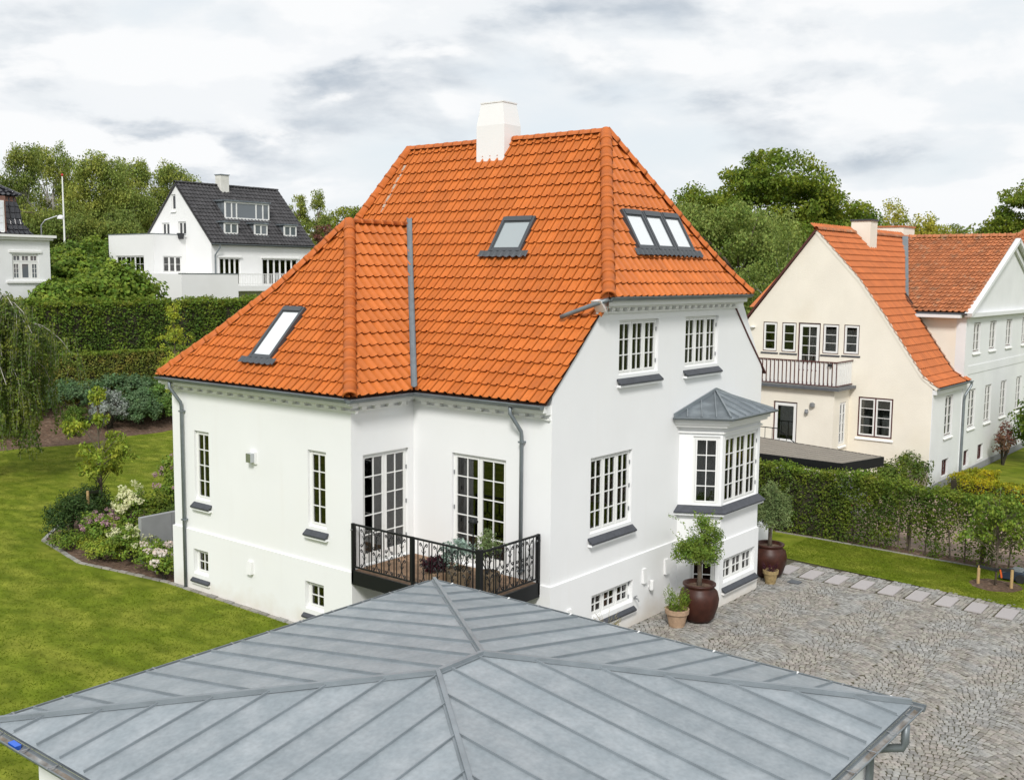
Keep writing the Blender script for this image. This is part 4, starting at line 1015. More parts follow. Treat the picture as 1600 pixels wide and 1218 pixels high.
    b.top('gutter_clip', M['blue'], 'small bright blue plastic clip lying in the left garage gutter', 'clip', (X0-.07, -.78, 2.42))
garage()
b = MB(); b.box((WX+.05, .25, -.3), (11.2, .45, .92)); b.box((WX+.05, .22, .921), (11.22, .48, .98)); b.top('garden_wall', M['stucco'], 'low white garden wall running off the right side of the villa behind the far jar', 'wall', (10.4, .35, -.1))
# ================================================================== NEIGHBOUR on the right
def neighbour():
    N = thing('cream_house', 'cream gabled house with orange roof and white balcony on the right', 'house', (24, 4, 0))
    XG, YF, YB = 23.37, -.38, 9.2; T = .35
    PN = [(0, 3.86), (.55, 4.25), (1.25, 5.25), (2.2, 6.62), (3.2, 7.95), (5.0, 9.82)]      # street side roof, flared foot; d from Y=-.58
    ye = -.58
    prof = lambda y: zprof(PN, y-ye)
    mb = MB(); ys = [YF, .0, .6, 1.6, 2.6, 4.42]
    # gable wall faces -X: a = YB-Y
    out = [(0, -.4), (YB-YF, -.4), (YB-YF, prof(YF)-.09)]+[(YB-y, prof(y)-.08) for y in ys[1:]]+[(YB-7.16, 6.30), (YB-8.9, 4.1), (0, 3.9)]
    A = lambda y: YB-y
    wins = [(6.55, .62, 4.92, 6.12), (5.72, .62, 4.92, 6.12), (3.98, .66, 4.94, 6.12), (3.12, .62, 4.96, 6.12)]
    hol = [(A(y), z0, A(y)+w, z1) for y, w, z0, z1 in wins]+[(A(5.02), 4.20, A(5.02)+.94, 6.14), (A(2.42), 1.78, A(2.42)+1.36, 3.34)]
    wall_panel(mb, (XG, YB, 0), (0, -1, 0), out, hol, T)
    mb.obj('wall', [M['cream'], M['inner']], N)
    rw, fr = M['redwood'], dict(frm=M['redwood'], kids=True)
    for (y, w, z0, z1) in wins: window(N, (XG, y, z0), (0, -1, 0), w, z1-z0, 1, 1, 3, rec=.03, frm=rw, fr=.032, curtain=C3, sill=M['slate'], sillw=.03, st=.075)
    window(N, (XG, 5.02, 4.20), (0, -1, 0), .94, 1.94, 1, 2, 4, name='balcony_door', rec=.05, frm=rw, st=.11, curtain=C3, bottom=.10)
    window(N, (XG, 2.42, 1.78), (0, -1, 0), 1.36, 1.56, 2, 1, 4, rec=.02, frm=rw, st=.06, curtain=(C2, 0, .12), sill=M['trim'], sillw=.05)
    # front (faces -Y): white with bluish shade in its colour, low part then full height cross wing
    XW0, XW1 = 27.15, 40.3; fw = MB()
    lowz, upz = (1.85, 3.42), (4.98, 6.16)
    lw = [25.05, 28.15, 30.55, 33.05, 35.75]; uw = [28.35, 30.75, 33.4, 36.2, 38.9]; ww = .98
    hl = [(x-XG, lowz[0], x-XG+ww, lowz[1]) for x in lw]+[(x-XG, .25, x-XG+.85, .92) for x in (25.0, 27.75, 29.9)]
    hu = [(x-XG, upz[0], x-XG+ww, upz[1]) for x in uw]
    wall_panel(fw, (XG, YF, 0), (1, 0, 0), [(T, -.5), (XW1-XG, -.5), (XW1-XG, 6.55), ((XW0+XW1)/2-XG, 9.70), (XW0-XG, 6.55), (XW0-XG, 3.75), (T, 3.75)], hl+hu, T)
    fw.box((XG+.002, YF-.03, -.4), (XG+.55, YF, 3.70)); fw.box((XW0, YF-.03, -.4), (XW0+.6, YF, 6.5))
    fw.box((XW0+.61, YF-.02, 4.08), (XW1, YF, 4.42))
    fw.obj('wall', [M['shadewhite'], M['inner']], N, kind=None)
    g = MB(); g.box((XG-.04, YF-.06, -.4), (XW1, YF-.031, .14)); g.box((XG-.05, YF-.06, -.4), (XG-.001, YB, .10)); g.obj('base_course', M['concrete'], N)
    for x in lw: window(N, (x, YF, lowz[0]), (1, 0, 0), ww, lowz[1]-lowz[0], 2, 1, 4, rec=.05, frm=rw, fr=.035, curtain=M['lacecurtain'], sill=M['trim'], sillw=.06)
    for x in uw: window(N, (x, YF, upz[0]), (1, 0, 0), ww, upz[1]-upz[0], 2, 1, 3, rec=.05, frm=rw, fr=.035, curtain=M['lacecurtain'], sill=M['trim'], sillw=.06)
    for x in (25.0, 27.75, 29.9): window(N, (x, YF, .25), (1, 0, 0), .85, .67, 2, 1, 1, rec=.10, frm=rw, casem=rw, curtain=C3)
    sw = MB(); sw.add([(XW0, YF+T, 3.6), (XW0, 2.35, 6.9), (XW0, 2.35, 6.55), (XW0, YF+T, 6.55)], [(0, 1, 2, 3)])
    sw.box((XW0+.02, YF+T, 3.4), (XW0+.3, 2.6, 6.54)); sw.obj('wall', M['cream'], N)
    bk = MB(); bk.box((XG+T, YB-T, -.4), (XW1, YB, 3.9)); bk.box((XW1-T, YF+T, -.4), (XW1, YB-T, 6.5)); bk.obj('wall', M['cream'], N)
    # roof
    T2 = Tiler(M['nbtile'], tw=.235, tl=.34, maxobj=300, amp=.9)
    vA, vB = (XW0-.05, 2.05), (33.7, 4.43)
    Vn = pln(vA, vB, (25, 3)); Vw = pln(vA, vB, (31, 1))
    def p_n(c):
        if c.x > XW0-.1 and c.y < 2.05: return [((XW0-.03, 0), (-1, 0))] if c.y > -.1 else [((XW0+.42, 0), (-1, 0))]
        return [((XG-.05, 0), (1, 0)), Vn] if c.x > XW0-.3 else [((XG-.05, 0), (1, 0))]
    p_n.hull = [((XG+.02, 0), (1, 0)), ((27.55, 0), (-1, 0))]
    T2.face((XG-.12, ye, 3.86), (1, 0, 0), (0, 1, 0), 10.5, PN, p_n)
    k = (9.80-6.62)/(33.72-27.0)
    def p_w(c): return [((0, YF-.12), (0, 1)), Vw]
    p_w.hull = [((0, YF-.10), (0, 1))]
    T3 = Tiler(M['oldtile'], tw=.235, tl=.34, maxobj=300, amp=1.15)
    T3.face((26.92, 4.5, 6.60), (0, -1, 0), (1, 0, 0), 5.1, [(0, 6.60), (6.8, 9.82)], p_w)
    fr_ = MB()
    fr_.poly([(XG-.08, 4.42, 9.82), (XG-.08, 7.16, 6.42), (XG-.08, 9.5, 3.9), (36, 9.5, 3.9), (36, 4.42, 9.82)])
    fr_.poly([(33.72, YF-.1, 9.82), (40.6, YF-.1, 6.6), (40.6, 9.0, 6.6), (33.72, 9.0, 9.82)]); fr_.poly([(33.72, 4.4, 9.82), (27, 4.4, 6.6), (27, 9, 6.6), (33.72, 9, 9.82)])
    T2.under.add(fr_.v, fr_.f, 1); T2.under.add(T3.under.v, T3.under.f, 0)
    roof2 = T2.under.obj('roof', [M['under'], M['nbtile']], N)
    T2.full = [(d, m) for d, m in T2.full]
    # one budget of single tiles for the whole roof: the nearest of both slopes
    allt = sorted([d for d, _ in T3.full])[:220]; T3.max = 220; T2.max = 80
    T2.finish(roof2); T3.finish(roof2)
    ridge_run(roof2, [(27.3, 4.42, 9.86), (XG-.08, 4.42, 9.86)], r=.13, m=M['oldtile']); ridge_run(roof2, [(28.6, 4.42, 9.86), (33.6, 4.42, 9.86)], r=.13, m=M['oldtile'])
    ridge_run(roof2, [(33.72, 4.5, 9.86), (33.72, YF-.12, 9.86)], r=.14, m=M['oldtile'])
    v = MB(); v.bar((vA[0], vA[1]-.02, 6.80), (vB[0]-.5, vB[1]-.20, 9.86), .26, .03, lift=.04); v.obj('valley_flashing', M['gutter'], roof2)
    vt = MB()
    for y0, y1 in zip([ye+.02, 0, .7, 1.6, 2.6, 3.4], [0, .7, 1.6, 2.6, 3.4, 4.42]):
        vb = MB(); vb.bar((XG+.03, y0, prof(y0)-.055), (XG+.03, y1, prof(y1)-.055), .10, .13); vb.obj('verge_plaster', M['cream'], N)
    for (y0, z0), (y1, z1) in (((4.42, 9.82), (7.16, 6.42)), ((7.16, 6.42), (9.5, 3.9))): vt.bar((XG-.07, y0, z0), (XG-.07, y1, z1), .07, .07)
    vt.obj('verge_tiles', M['redwood'], roof2)
    gutter((XG-.05, ye+.01, 3.86), (27.6, ye+.01, 3.86), (0, -1, 0), .06).obj('gutter', M['gutter'], N)
    gutter((26.95, 2.1, 6.58), (26.95, YF-.12, 6.58), (-1, 0, 0), .07).obj('gutter', M['lead'], N)
    downpipe([(27.45, -.65, 3.82), (27.45, -.65, 3.7), (27.2, -.5, 3.3), (27.2, -.47, 3.1), (27.2, -.47, .1)], .05).obj('downpipe', M['gutter'], N)
    # pediment mouldings
    pm = MB(); xm = (XW0+XW1)/2
    for s in (-1, 1): pm.bar((xm+s*6.9, YF-.16, 6.62), (xm, YF-.16, 9.78), .28, .16, lift=-.10); pm.bar((xm+s*6.6, YF-.06, 6.62), (xm, YF-.06, 9.62), .10, .20, lift=-.22)
    pm.box((XW0-.2, YF-.20, 6.42), (XW1+.2, YF, 6.58)); pm.obj('pediment_cornice', M['shadewhite'], N)
    c = MB(); c.box((26.7, YF+.1, 6.40), (XW0, 2.2, 6.52)); c.obj('cornice', M['shadewhite'], N); c = MB(); c.box((XG-.0, ye+.05, 3.62), (27.0, YF, 3.80)); c.obj('cornice', M['shadewhite'], N)
    for a, b_, cap in (((27.5, 3.78, 8.6), (28.3, 4.62, 10.36), M['slate']), ((34.6, 4.8, 8.6), (36.2, 6.2, 10.40), M['oldtile'])):
        b = MB(); b.box(a, b_); ch = b.obj('chimney', M['cream'], roof2)
        b = MB(); b.box((a[0]-.05, a[1]-.05, b_[2]), (b_[0]+.05, b_[1]+.05, b_[2]+.07)); b.obj('chimney_cap', cap, ch)
    # porch with balcony on top
    px0, py0, py1, pz = 21.8, 2.78, 7.6, 3.66; w = MB()
    wall_panel(w, (px0, py1, 0), (0, -1, 0), [(0, -.4), (py1-py0, -.4), (py1-py0, pz), (0, pz)], [(py1-5.25, 1.3, py1-4.25, 3.08)], .3)
    wall_panel(w, (px0+.3, py0, 0), (1, 0, 0), [(0, -.4), (XG-px0-.3, -.4), (XG-px0-.3, pz), (0, pz)], [(.30, 1.48, .95, 3.14)], .3)
    w.box((px0+.3, py1-.3, -.4), (XG, py1, pz)); w.obj('porch_wall', [M['cream'], M['inner']], N)
    window(N, (px0, 5.25, 1.3), (0, -1, 0), 1.0, 1.78, 1, 1, 1, name='porch_door', rec=.06, frm=rw, st=.11, curtain=C3, bottom=.12)
    window(N, (px0+.6, py0, 1.48), (1, 0, 0), .65, 1.66, 2, 1, 4, rec=.03, frm=M['trim'], curtain=M['lacecurtain'], sill=M['trim'], sillw=.06)
    b = MB(); b.box((px0-.22, py0-.25, pz), (XG-.02, py1+.1, pz+.10)); b.obj('balcony_floor', M['lead'], N)
    rl = MB(); zt, zb = pz+1.08, pz+.16; a, c, e = Vector((px0-.06, py1, 0)), Vector((px0-.06, py0-.08, 0)), Vector((XG-.03, py0-.08, 0)); z = Vector((0, 0, 1))
    rl.bar(a+z*zt, c+z*zt, .05, .04); rl.bar(c+z*zt, e+z*(zt+.0006), .05, .04); rl.bar(a+z*zb, c+z*zb, .04, .03); rl.bar(c+z*zb, e+z*(zb+.0006), .04, .03)
    rr = rl.obj('balcony_railing', M['redwood'], N); bw = MB(); bw.box((-.055, -.012, 0), (.055, .012, .9)); pk = bw.mesh('picket', M['trim']); bw = MB(); bw.box((-.012, -.02, 0), (.012, .02, .9)); bl = bw.mesh('baluster', M['redwood'])
    for p, q in ((a, c), (c, e)):
        d = (q-p).normalized(); L = (q-p).length; n = int(L/.165); rot = Matrix((d, z.cross(d), z)).transposed().to_4x4(); nn = z.cross(d)
        for i in range(n):
            m = rot.copy(); m.translation = p+d*(L*(i+.5)/n)+z*(zb+.02)+nn*.03; inst('picket', pk, m, rr)
            if p is a: m = rot.copy(); m.translation = p+d*(L*(i+.98)/n)+z*(zb+.01)-nn*.0; inst('baluster', bl, m, rr)
    b = MB(); b.box((px0-.14, py0+.10, zt-.16), (px0-.06, py0+.26, zt-.06)); b.obj('flood_lamp', M['plastic'], rr)
    b = MB(); b.lathe((px0-.05, 3.62, 2.95), [(.02, 0), (.10, .03), (.10, .16), (.02, .20)], 12); b.lathe((px0-.07, 3.84, 2.68), [(.06, 0), (.08, .06), (.06, .18)], 10); b.obj('wall_lamp', M['steel'], N)
    b = MB(); b.lathe((XG-.04, 7.0, 5.85), [(.02, -.0), (.11, .02), (.11, .05), (.02, .07)], 12); b.obj('round_vent', M['trim'], N)
    # stair railing of the porch
    st = MB(); st.tube([(px0-1.0, 6.4, 2.14), (px0-1.0, 4.6, 2.14), (px0-1.0, 3.4, 1.35)], .02, 5)
    for i in range(10): y = 6.3-i*.3; st.tube([(px0-1.0, y, 1.0), (px0-1.0, y, 2.14 if y > 4.6 else 2.14-(4.6-y)*.66)], .012, 4)
    st.obj('stair_railing', M['black'], N)
    b = MB(); b.box((px0-1.1, 3.9, -.3), (px0, 6.4, 1.15)); b.obj('porch_steps', M['concrete'], N)
neighbour()
def far_orange():
    F_ = thing('orange_roofed_house', 'hipped orange tile roof showing behind the cream house at right edge', 'house', (54, 0, 0))
    b = MB(); b.box((48, -8, -1), (62, 5.2, 8.4)); b.obj('wall', M['cream'], F_)
    b = MB(); e = [(47.4, 5.7, 8.3), (47.4, -8.6, 8.3), (62.6, -8.6, 8.3), (62.6, 5.7, 8.3)]; r0, r1 = (54.4, 1.0, 12.9), (54.4, -4, 12.9)
    b.poly([e[0], e[1], r1, r0]); b.poly([e[1], e[2], r1]); b.poly([e[2], e[3], r0, r1]); b.poly([e[3], e[0], r0]); rf = b.obj('roof', M['under'], F_)
    T = Tiler(M['oldtile'], tw=.30, tl=.40, maxobj=0)
    Hn = pln((47.4, 5.7), (54.4, 1.0), (50, 0)); H2 = pln((47.4, -8.6), (54.4, -4), (50, 0))
    T.face((47.4, 5.7, 8.3), (0, -1, 0), (1, 0, 0), 14.3, [(0, 8.3), (7, 12.9)], lambda c: [Hn, H2]); T.finish(rf)
    ridge_run(rf, [(47.4, 5.7, 8.36), (54.4, 1.0, 12.96)], r=.16, m=M['oldtile'], seg=.5)
far_orange()
# carport in front of the cream house
def carport():
    C_ = thing('carport', 'low black edged flat roofed carport behind the beech hedge', 'carport', (16, 2, -.1))
    b = MB(); P = [(14.62, -.42), (16.70, -.98), (18.3, 5.6), (14.62, 6.4)]
    b.hexa([(x, y, 2.13) for x, y in P]+[(x, y, 2.20) for x, y in P]); r = b.obj('flat_roof', M['felt'], C_)
    for p, q in zip(P, P[1:]+P[:1]):
        s = MB(); s.bar((p[0], p[1], 2.06), (q[0], q[1], 2.06), .05, .30); s.obj('fascia_board', M['black'], C_)
    n = 26
    for i in range(n):
        s = MB(); t = (i+.5)/n; y0 = -.42+6.7*t; s.bar((14.66, y0, 2.205), (16.75+1.5*t, y0-.56, 2.205), .03, .02); s.obj('roofing_batten', M['felt'], r)
    for x, y in ((14.9, .3), (16.5, -.2), (14.9, 4.5), (17.6, 4.0)):
        s = MB(); s.box((x-.05, y-.05, -.1), (x+.05, y+.05, 2.12)); s.obj('post', M['black'], C_)
carport()
def car():
    c = thing('parked_car', 'dark car with red tail light half hidden behind the hedge under the carport', 'car', (16.0, 1.6, -.09))
    x, w, y0, y1 = 16.0, .88, -.55, 3.75; b = MB()
    secs = [(y0, .35, .88, .80), (y0+.12, .25, .98, .86), (y0+.7, .22, 1.02, .88), (y1-1.2, .22, .95, .88), (y1-.2, .26, .80, .82), (y1, .38, .66, .74)]
    vs = []
    for y, z0, z1, ww in secs: vs += [(x-ww, y, z0), (x-ww, y, z0+(z1-z0)*.6), (x-ww*.93, y, z1), (x+ww*.93, y, z1), (x+ww, y, z0+(z1-z0)*.6), (x+ww, y, z0)]
    n = len(secs); b.add(vs, [(6*i+j, 6*i+(j+1) % 6, 6*i+6+(j+1) % 6, 6*i+6+j) for i in range(n-1) for j in range(6)]+[tuple(range(6)), tuple(range(6*n-6, 6*n))]); b.obj('body', M['carpaint'], c, smooth=False)
    g = MB(); vs = []
    for y, z, ww in ((y0+.25, .98, .80), (y0+.75, 1.40, .66), (y1-1.9, 1.42, .66), (y1-1.15, .95, .80)): vs += [(x-ww, y, z), (x+ww, y, z)]
    vs2 = [(x-.8, y0+.25, .9), (x+.8, y0+.25, .9), (x-.8, y1-1.15, .9), (x+.8, y1-1.15, .9)]
    g.add(vs+vs2, [(0, 1, 3, 2), (4, 5, 7, 6), (0, 2, 4, 6), (1, 3, 5, 7)]); g.obj('window_glass', M['carglass'], c)
    r = MB(); r.hexa([(x-.66, y0+.75, 1.38), (x+.66, y0+.75, 1.38), (x+.66, y1-1.9, 1.40), (x-.66, y1-1.9, 1.40), (x-.62, y0+.8, 1.44), (x+.62, y0+.8, 1.44), (x+.62, y1-1.95, 1.46), (x-.62, y1-1.95, 1.46)]); r.obj('car_roof', M['carpaint'], c)
    for s in (-1, 1):
        q = MB(); q.box((x+s*.58, y0-.02, .68), (x+s*.86, y0+.1, .86)); q.obj('tail_light', M['redlamp'], c)
        q = MB(); q.box((x+s*.5, y1-.1, .56), (x+s*.78, y1+.01, .68)); q.obj('headlight', M['chrome'], c)
        for yy in (y0+.75, y1-.8):
            q = MB(); q.tube([(x+s*.72, yy, .24), (x+s*.89, yy, .24)], .31, 16); wl = q.obj('wheel', M['rubber'], c)
            q = MB(); q.tube([(x+s*.88, yy, .24), (x+s*.90, yy, .24)], .19, 12); q.obj('rim', M['chrome'], wl)
    q = MB(); q.box((x-.8, y0-.05, .36), (x+.8, y0+.05, .56)); q.obj('bumper', M['chrome'], c)
car()

# ================================================================== HOUSES upper left
def left_house():
    L = thing('white_gabled_house', 'white house with dark tile roof and four dormers in the background at left', 'house', (30, 52, 5))
    XG, YF, YB, YR = 27.12, 49.81, 58.1, 53.84; ze, zr = 10.15, 14.2; XE = 36.0; g0 = 4.6
    w = MB(); A = lambda y: YB-y
    out = [(0, g0), (YB-YF, g0), (YB-YF, ze), (YB-YR, zr-.05), (0, ze)]
    gw = [(54.48, .52, 12.3, 13.4), (55.75, .95, 10.50, 11.42), (53.70, .95, 10.50, 11.46)]
    wall_panel(w, (XG, YB, 0), (0, -1, 0), out, [(A(y), z0, A(y)+ww, z1) for y, ww, z0, z1 in gw], .35)
    fw = [(27.75, 1.8, 7.0, 8.92), (31.45, 3.3, 7.0, 8.92)]
    wall_panel(w, (XG, YF, 0), (1, 0, 0), [(.35, g0), (XE-XG, g0), (XE-XG, ze), (.35, ze)], [(x-XG, z0, x-XG+ww, z1) for x, ww, z0, z1 in fw], .35)
    w.box((XE-.3, YF+.35, g0), (XE, YB, ze)); w.box((XG+.35, YB-.3, g0), (XE-.3, YB, ze)); w.obj('wall', [M['farwhite'], M['inner']], L)
    for y, ww, z0, z1 in gw: window(L, (XG, y, z0), (0, -1, 0), ww, z1-z0, 2 if ww > .6 else 1, 1, 1, rec=.08, curtain=C3, sill=M['trim'])
    window(L, (27.75, YF, 7.0), (1, 0, 0), 1.8, 1.92, 4, 1, 1, rec=.08, curtain=C3); window(L, (31.45, YF, 7.0), (1, 0, 0), 3.3, 1.92, 6, 1, 1, rec=.08, curtain=C3, name='terrace_door')
    aw = MB(); aw.box((27.65, YF-.10, 8.93), (29.65, YF, 9.03)); aw.box((31.35, YF-.10, 8.93), (34.85, YF, 9.03)); aw.obj('awning_box', M['trim'], L)
    # roof with tile courses
    r = MB(); yf, yb = YF-.25, YB+.25; sl = (zr-ze)/(YR-YF); zf = ze-.25*sl
    r.hexa([(XG-.12, yf, zf-.12), (XE+.2, yf, zf-.12), (XE+.2, YR, zr-.12), (XG-.12, YR, zr-.12), (XG-.12, yf, zf), (XE+.2, yf, zf), (XE+.2, YR, zr), (XG-.12, YR, zr)])
    r.hexa([(XG-.12, YR+.002, zr-.12), (XE+.2, YR+.002, zr-.12), (XE+.2, yb, zf-.12), (XG-.12, yb, zf-.12), (XG-.12, YR+.002, zr), (XE+.2, YR+.002, zr), (XE+.2, yb, zf), (XG-.12, yb, zf)])
    rf = r.obj('roof', M['darktile'], L)
    T = Tiler(M['darktile'], tw=.30, tl=.38, maxobj=0); T.face((XG-.12, yf, zf), (1, 0, 0), (0, 1, 0), XE-XG+.32, [(0, zf+.02), (YR-yf, zr+.02)], lambda c: [((XE+.2, 0), (-1, 0))]); T.finish(rf)
    ridge_run(rf, [(XG-.1, YR, zr+.06), (XE+.2, YR, zr+.06)], r=.13, m=M['darktile'], seg=.45)
    gutter((XG-.1, yf+.01, zf-.02), (XE+.2, yf+.01, zf-.02), (0, -1, 0), .06).obj('gutter', M['gutter'], L)
    downpipe([(XG+.5, yf-.05, zf-.1), (XG+.5, yf-.05, zf-.3), (XG+.25, YF-.08, zf-.8), (XG+.25, YF-.08, 7.7)], .05).obj('downpipe', M['gutter'], L)
    zs = lambda y: ze+(y-YF)*sl
    def dormer(x0, x1, yf_, h, sash, name='dormer'):
        z0 = zs(yf_); b = MB(); yb_ = yf_+h/sl+.15
        b.prism([(yf_+.06, z0-.1), (yb_, z0+h), (yf_+.06, z0+h)], 0, x0, x1); d = b.obj(name, M['zincd'], L)
        b = MB(); b.box((x0-.14, yf_-.12, z0+h), (x1+.14, yb_+.3, z0+h+.10)); b.obj('dormer_roof', M['zincd'], d)
        f = MB(); wd = (x1-x0); n = sash; P = [(x0+wd*i/n) for i in range(n+1)] if isinstance(n, int) else [x0+wd*t for t in n]
        for x in P: f.box((x-.05, yf_-.03, z0+.08), (x+.05, yf_+.05, z0+h-.02))
        f.box((x0, yf_-.031, z0+.02), (x1, yf_+.051, z0+.14)); f.box((x0, yf_-.031, z0+h-.12), (x1, yf_+.051, z0+h-.005)); f.obj('window_frame', M['trim'], d)
        for a, c in zip(P[:-1], P[1:]): g = MB(); g.box((a+.05, yf_+.0, z0+.14), (c-.05, yf_+.02, z0+h-.12)); g.obj('pane', M['dormerglass'], d)
        s = MB(); s.box((x0-.1, yf_-.14, z0-.16), (x1+.1, yf_+.0, z0-.02)); s.obj('apron_flashing', M['zinc'], d)
    dormer(29.45, 33.3, 51.35, 1.28, (0, .14, .25, .70, .86, 1), 'wide_dormer')
    for x in (28.65, 31.25, 33.95): dormer(x-.1, x+.98, 50.22, .84, 2)
    b = MB(); b.box((30.55, 53.3, 13.2), (31.25, 54.0, 15.0)); ch = b.obj('chimney', mat('stained_white_render', (.66, .65, .60), .9, var=.15, vscale=2), rf); b = MB(); b.box((30.5, 53.25, 15.0), (31.3, 54.05, 15.06)); b.obj('chimney_cap', M['zincd'], ch)
    # flat roofed wing in front of the gable and terrace wall
    xe = 24.55; y0, y1 = 52.83, 58.6; w = MB()
    wall_panel(w, (xe, y1, 0), (0, -1, 0), [(0, g0), (y1-y0, g0), (y1-y0, 10.5), (0, 10.5)], [(.9, 7.85, 4.5, 9.0)], .3); wall_panel(w, (xe+.3, y0, 0), (1, 0, 0), [(0, g0), (XG-xe-.3, g0), (XG-xe-.3, 10.5), (0, 10.5)], [(.42, 7.85, 1.92, 9.0)], .3)
    w.box((xe+.3, y0+.3, 10.0), (XG, y1, 10.1)); w.box((xe+.3, y1-.3, g0), (XG, y1, 10.5)); w.obj('wing_wall', [M['farwhite'], M['inner']], L)
    window(L, (xe, y1-.9, 7.85), (0, -1, 0), 3.6, 1.15, 3, 2, 2, rec=.08, curtain=(C2, .4, .8)); window(L, (xe+.72, y0, 7.85), (1, 0, 0), 1.5, 1.15, 3, 1, 2, rec=.08, curtain=(C2, 0, .5))
    b = MB(); b.box((xe-.03, y0-.03, 10.501), (XG, y0+.3, 10.55)); b.box((xe-.03, y0+.301, 10.501), (xe+.3, y1, 10.55)); b.obj('coping', M['zincd'], L)
    b = MB(); b.hexa([(xe+1.95, y0-.22, 10.2), (xe+2.25, y0-.22, 10.2), (xe+2.25, y0-.05, 10.2), (xe+1.95, y0-.05, 10.2), (xe+1.9, y0-.10, 10.62), (xe+2.4, y0-.10, 10.62), (xe+2.4, y0+.1, 10.62), (xe+1.9, y0+.1, 10.62)]); b.obj('hanging_cloth', M['plastic'], L)
    t = MB(); ty = 47.9; t.box((23.4, ty, 4.2), (27.9, ty+.3, 7.78)); t.box((23.4, ty+.301, 4.2), (23.7, 58.6, 7.78)); t.box((23.7, ty+.3, 6.7), (27.9, y0, 6.9)); t.obj('terrace_wall', M['farwhite'], L)
    b = MB(); b.box((23.37, ty-.03, 7.781), (27.93, ty+.33, 7.83)); b.obj('coping', M['zincd'], L)
    b = MB(); b.box((27.9, ty, 6.62), (36.5, YF, 6.98)); b.box((34.2, ty+.2, 4.2), (34.5, ty+.5, 6.61)); b.obj('balcony_slab', M['farwhite'], L)
    b = MB(); b.bar((27.95, ty+.05, 7.80), (36.4, ty+.05, 7.80), .05, .05); b.bar((27.95, ty+.05, 7.1), (36.4, ty+.05, 7.1), .04, .04); rl = b.obj('balcony_railing', M['trim'], L)
    b = MB(); b.box((-.016, -.016, 0), (.016, .016, .8)); bl = b.mesh('baluster', M['trim'])
    for i in range(60): inst('baluster', bl, Matrix.Translation((28.0+i*.14, ty+.05, 7.0)), rl)
    b = MB(); b.box((28.6, YF-.05, g0), (29.2, YF-.001, 6.6)); b.obj('basement_door', M['inner'], L)
left_house()
def garden_furniture():
    for i, (x, dx) in enumerate(((32.2, 1), (34.0, -1))):
        r = thing('garden_chair', 'grey metal garden chair %s on the far white balcony' % ('left of the table' if i == 0 else 'right of the table'), 'chair', (x, 48.8, 6.98)); b = MB(); b.box((x-.2, 48.6, 7.38), (x+.2, 49.0, 7.42)); b.obj('seat', M['steel'], r); b = MB(); b.box((x-dx*.22-.02, 48.6, 7.42), (x-dx*.22+.02, 49.0, 7.9)); b.obj('backrest', M['steel'], r)
        for sx in (-.18, .18):
            for sy in (48.62, 48.98): b = MB(); b.tube([(x+sx, sy, 6.98), (x+sx, sy, 7.38)], .015, 4); b.obj('leg', M['steel'], r)
    t = thing('garden_table', 'round metal table between two chairs on the far white balcony', 'table', (33.1, 48.8, 6.98)); b = MB(); b.lathe((33.1, 48.8, 7.66), [(.42, 0), (.42, .03)], 16); b.obj('tabletop', M['steel'], t); b = MB(); b.tube([(33.1, 48.8, 6.98), (33.1, 48.8, 7.66)], .03, 6); b.obj('leg', M['steel'], t)
garden_furniture()
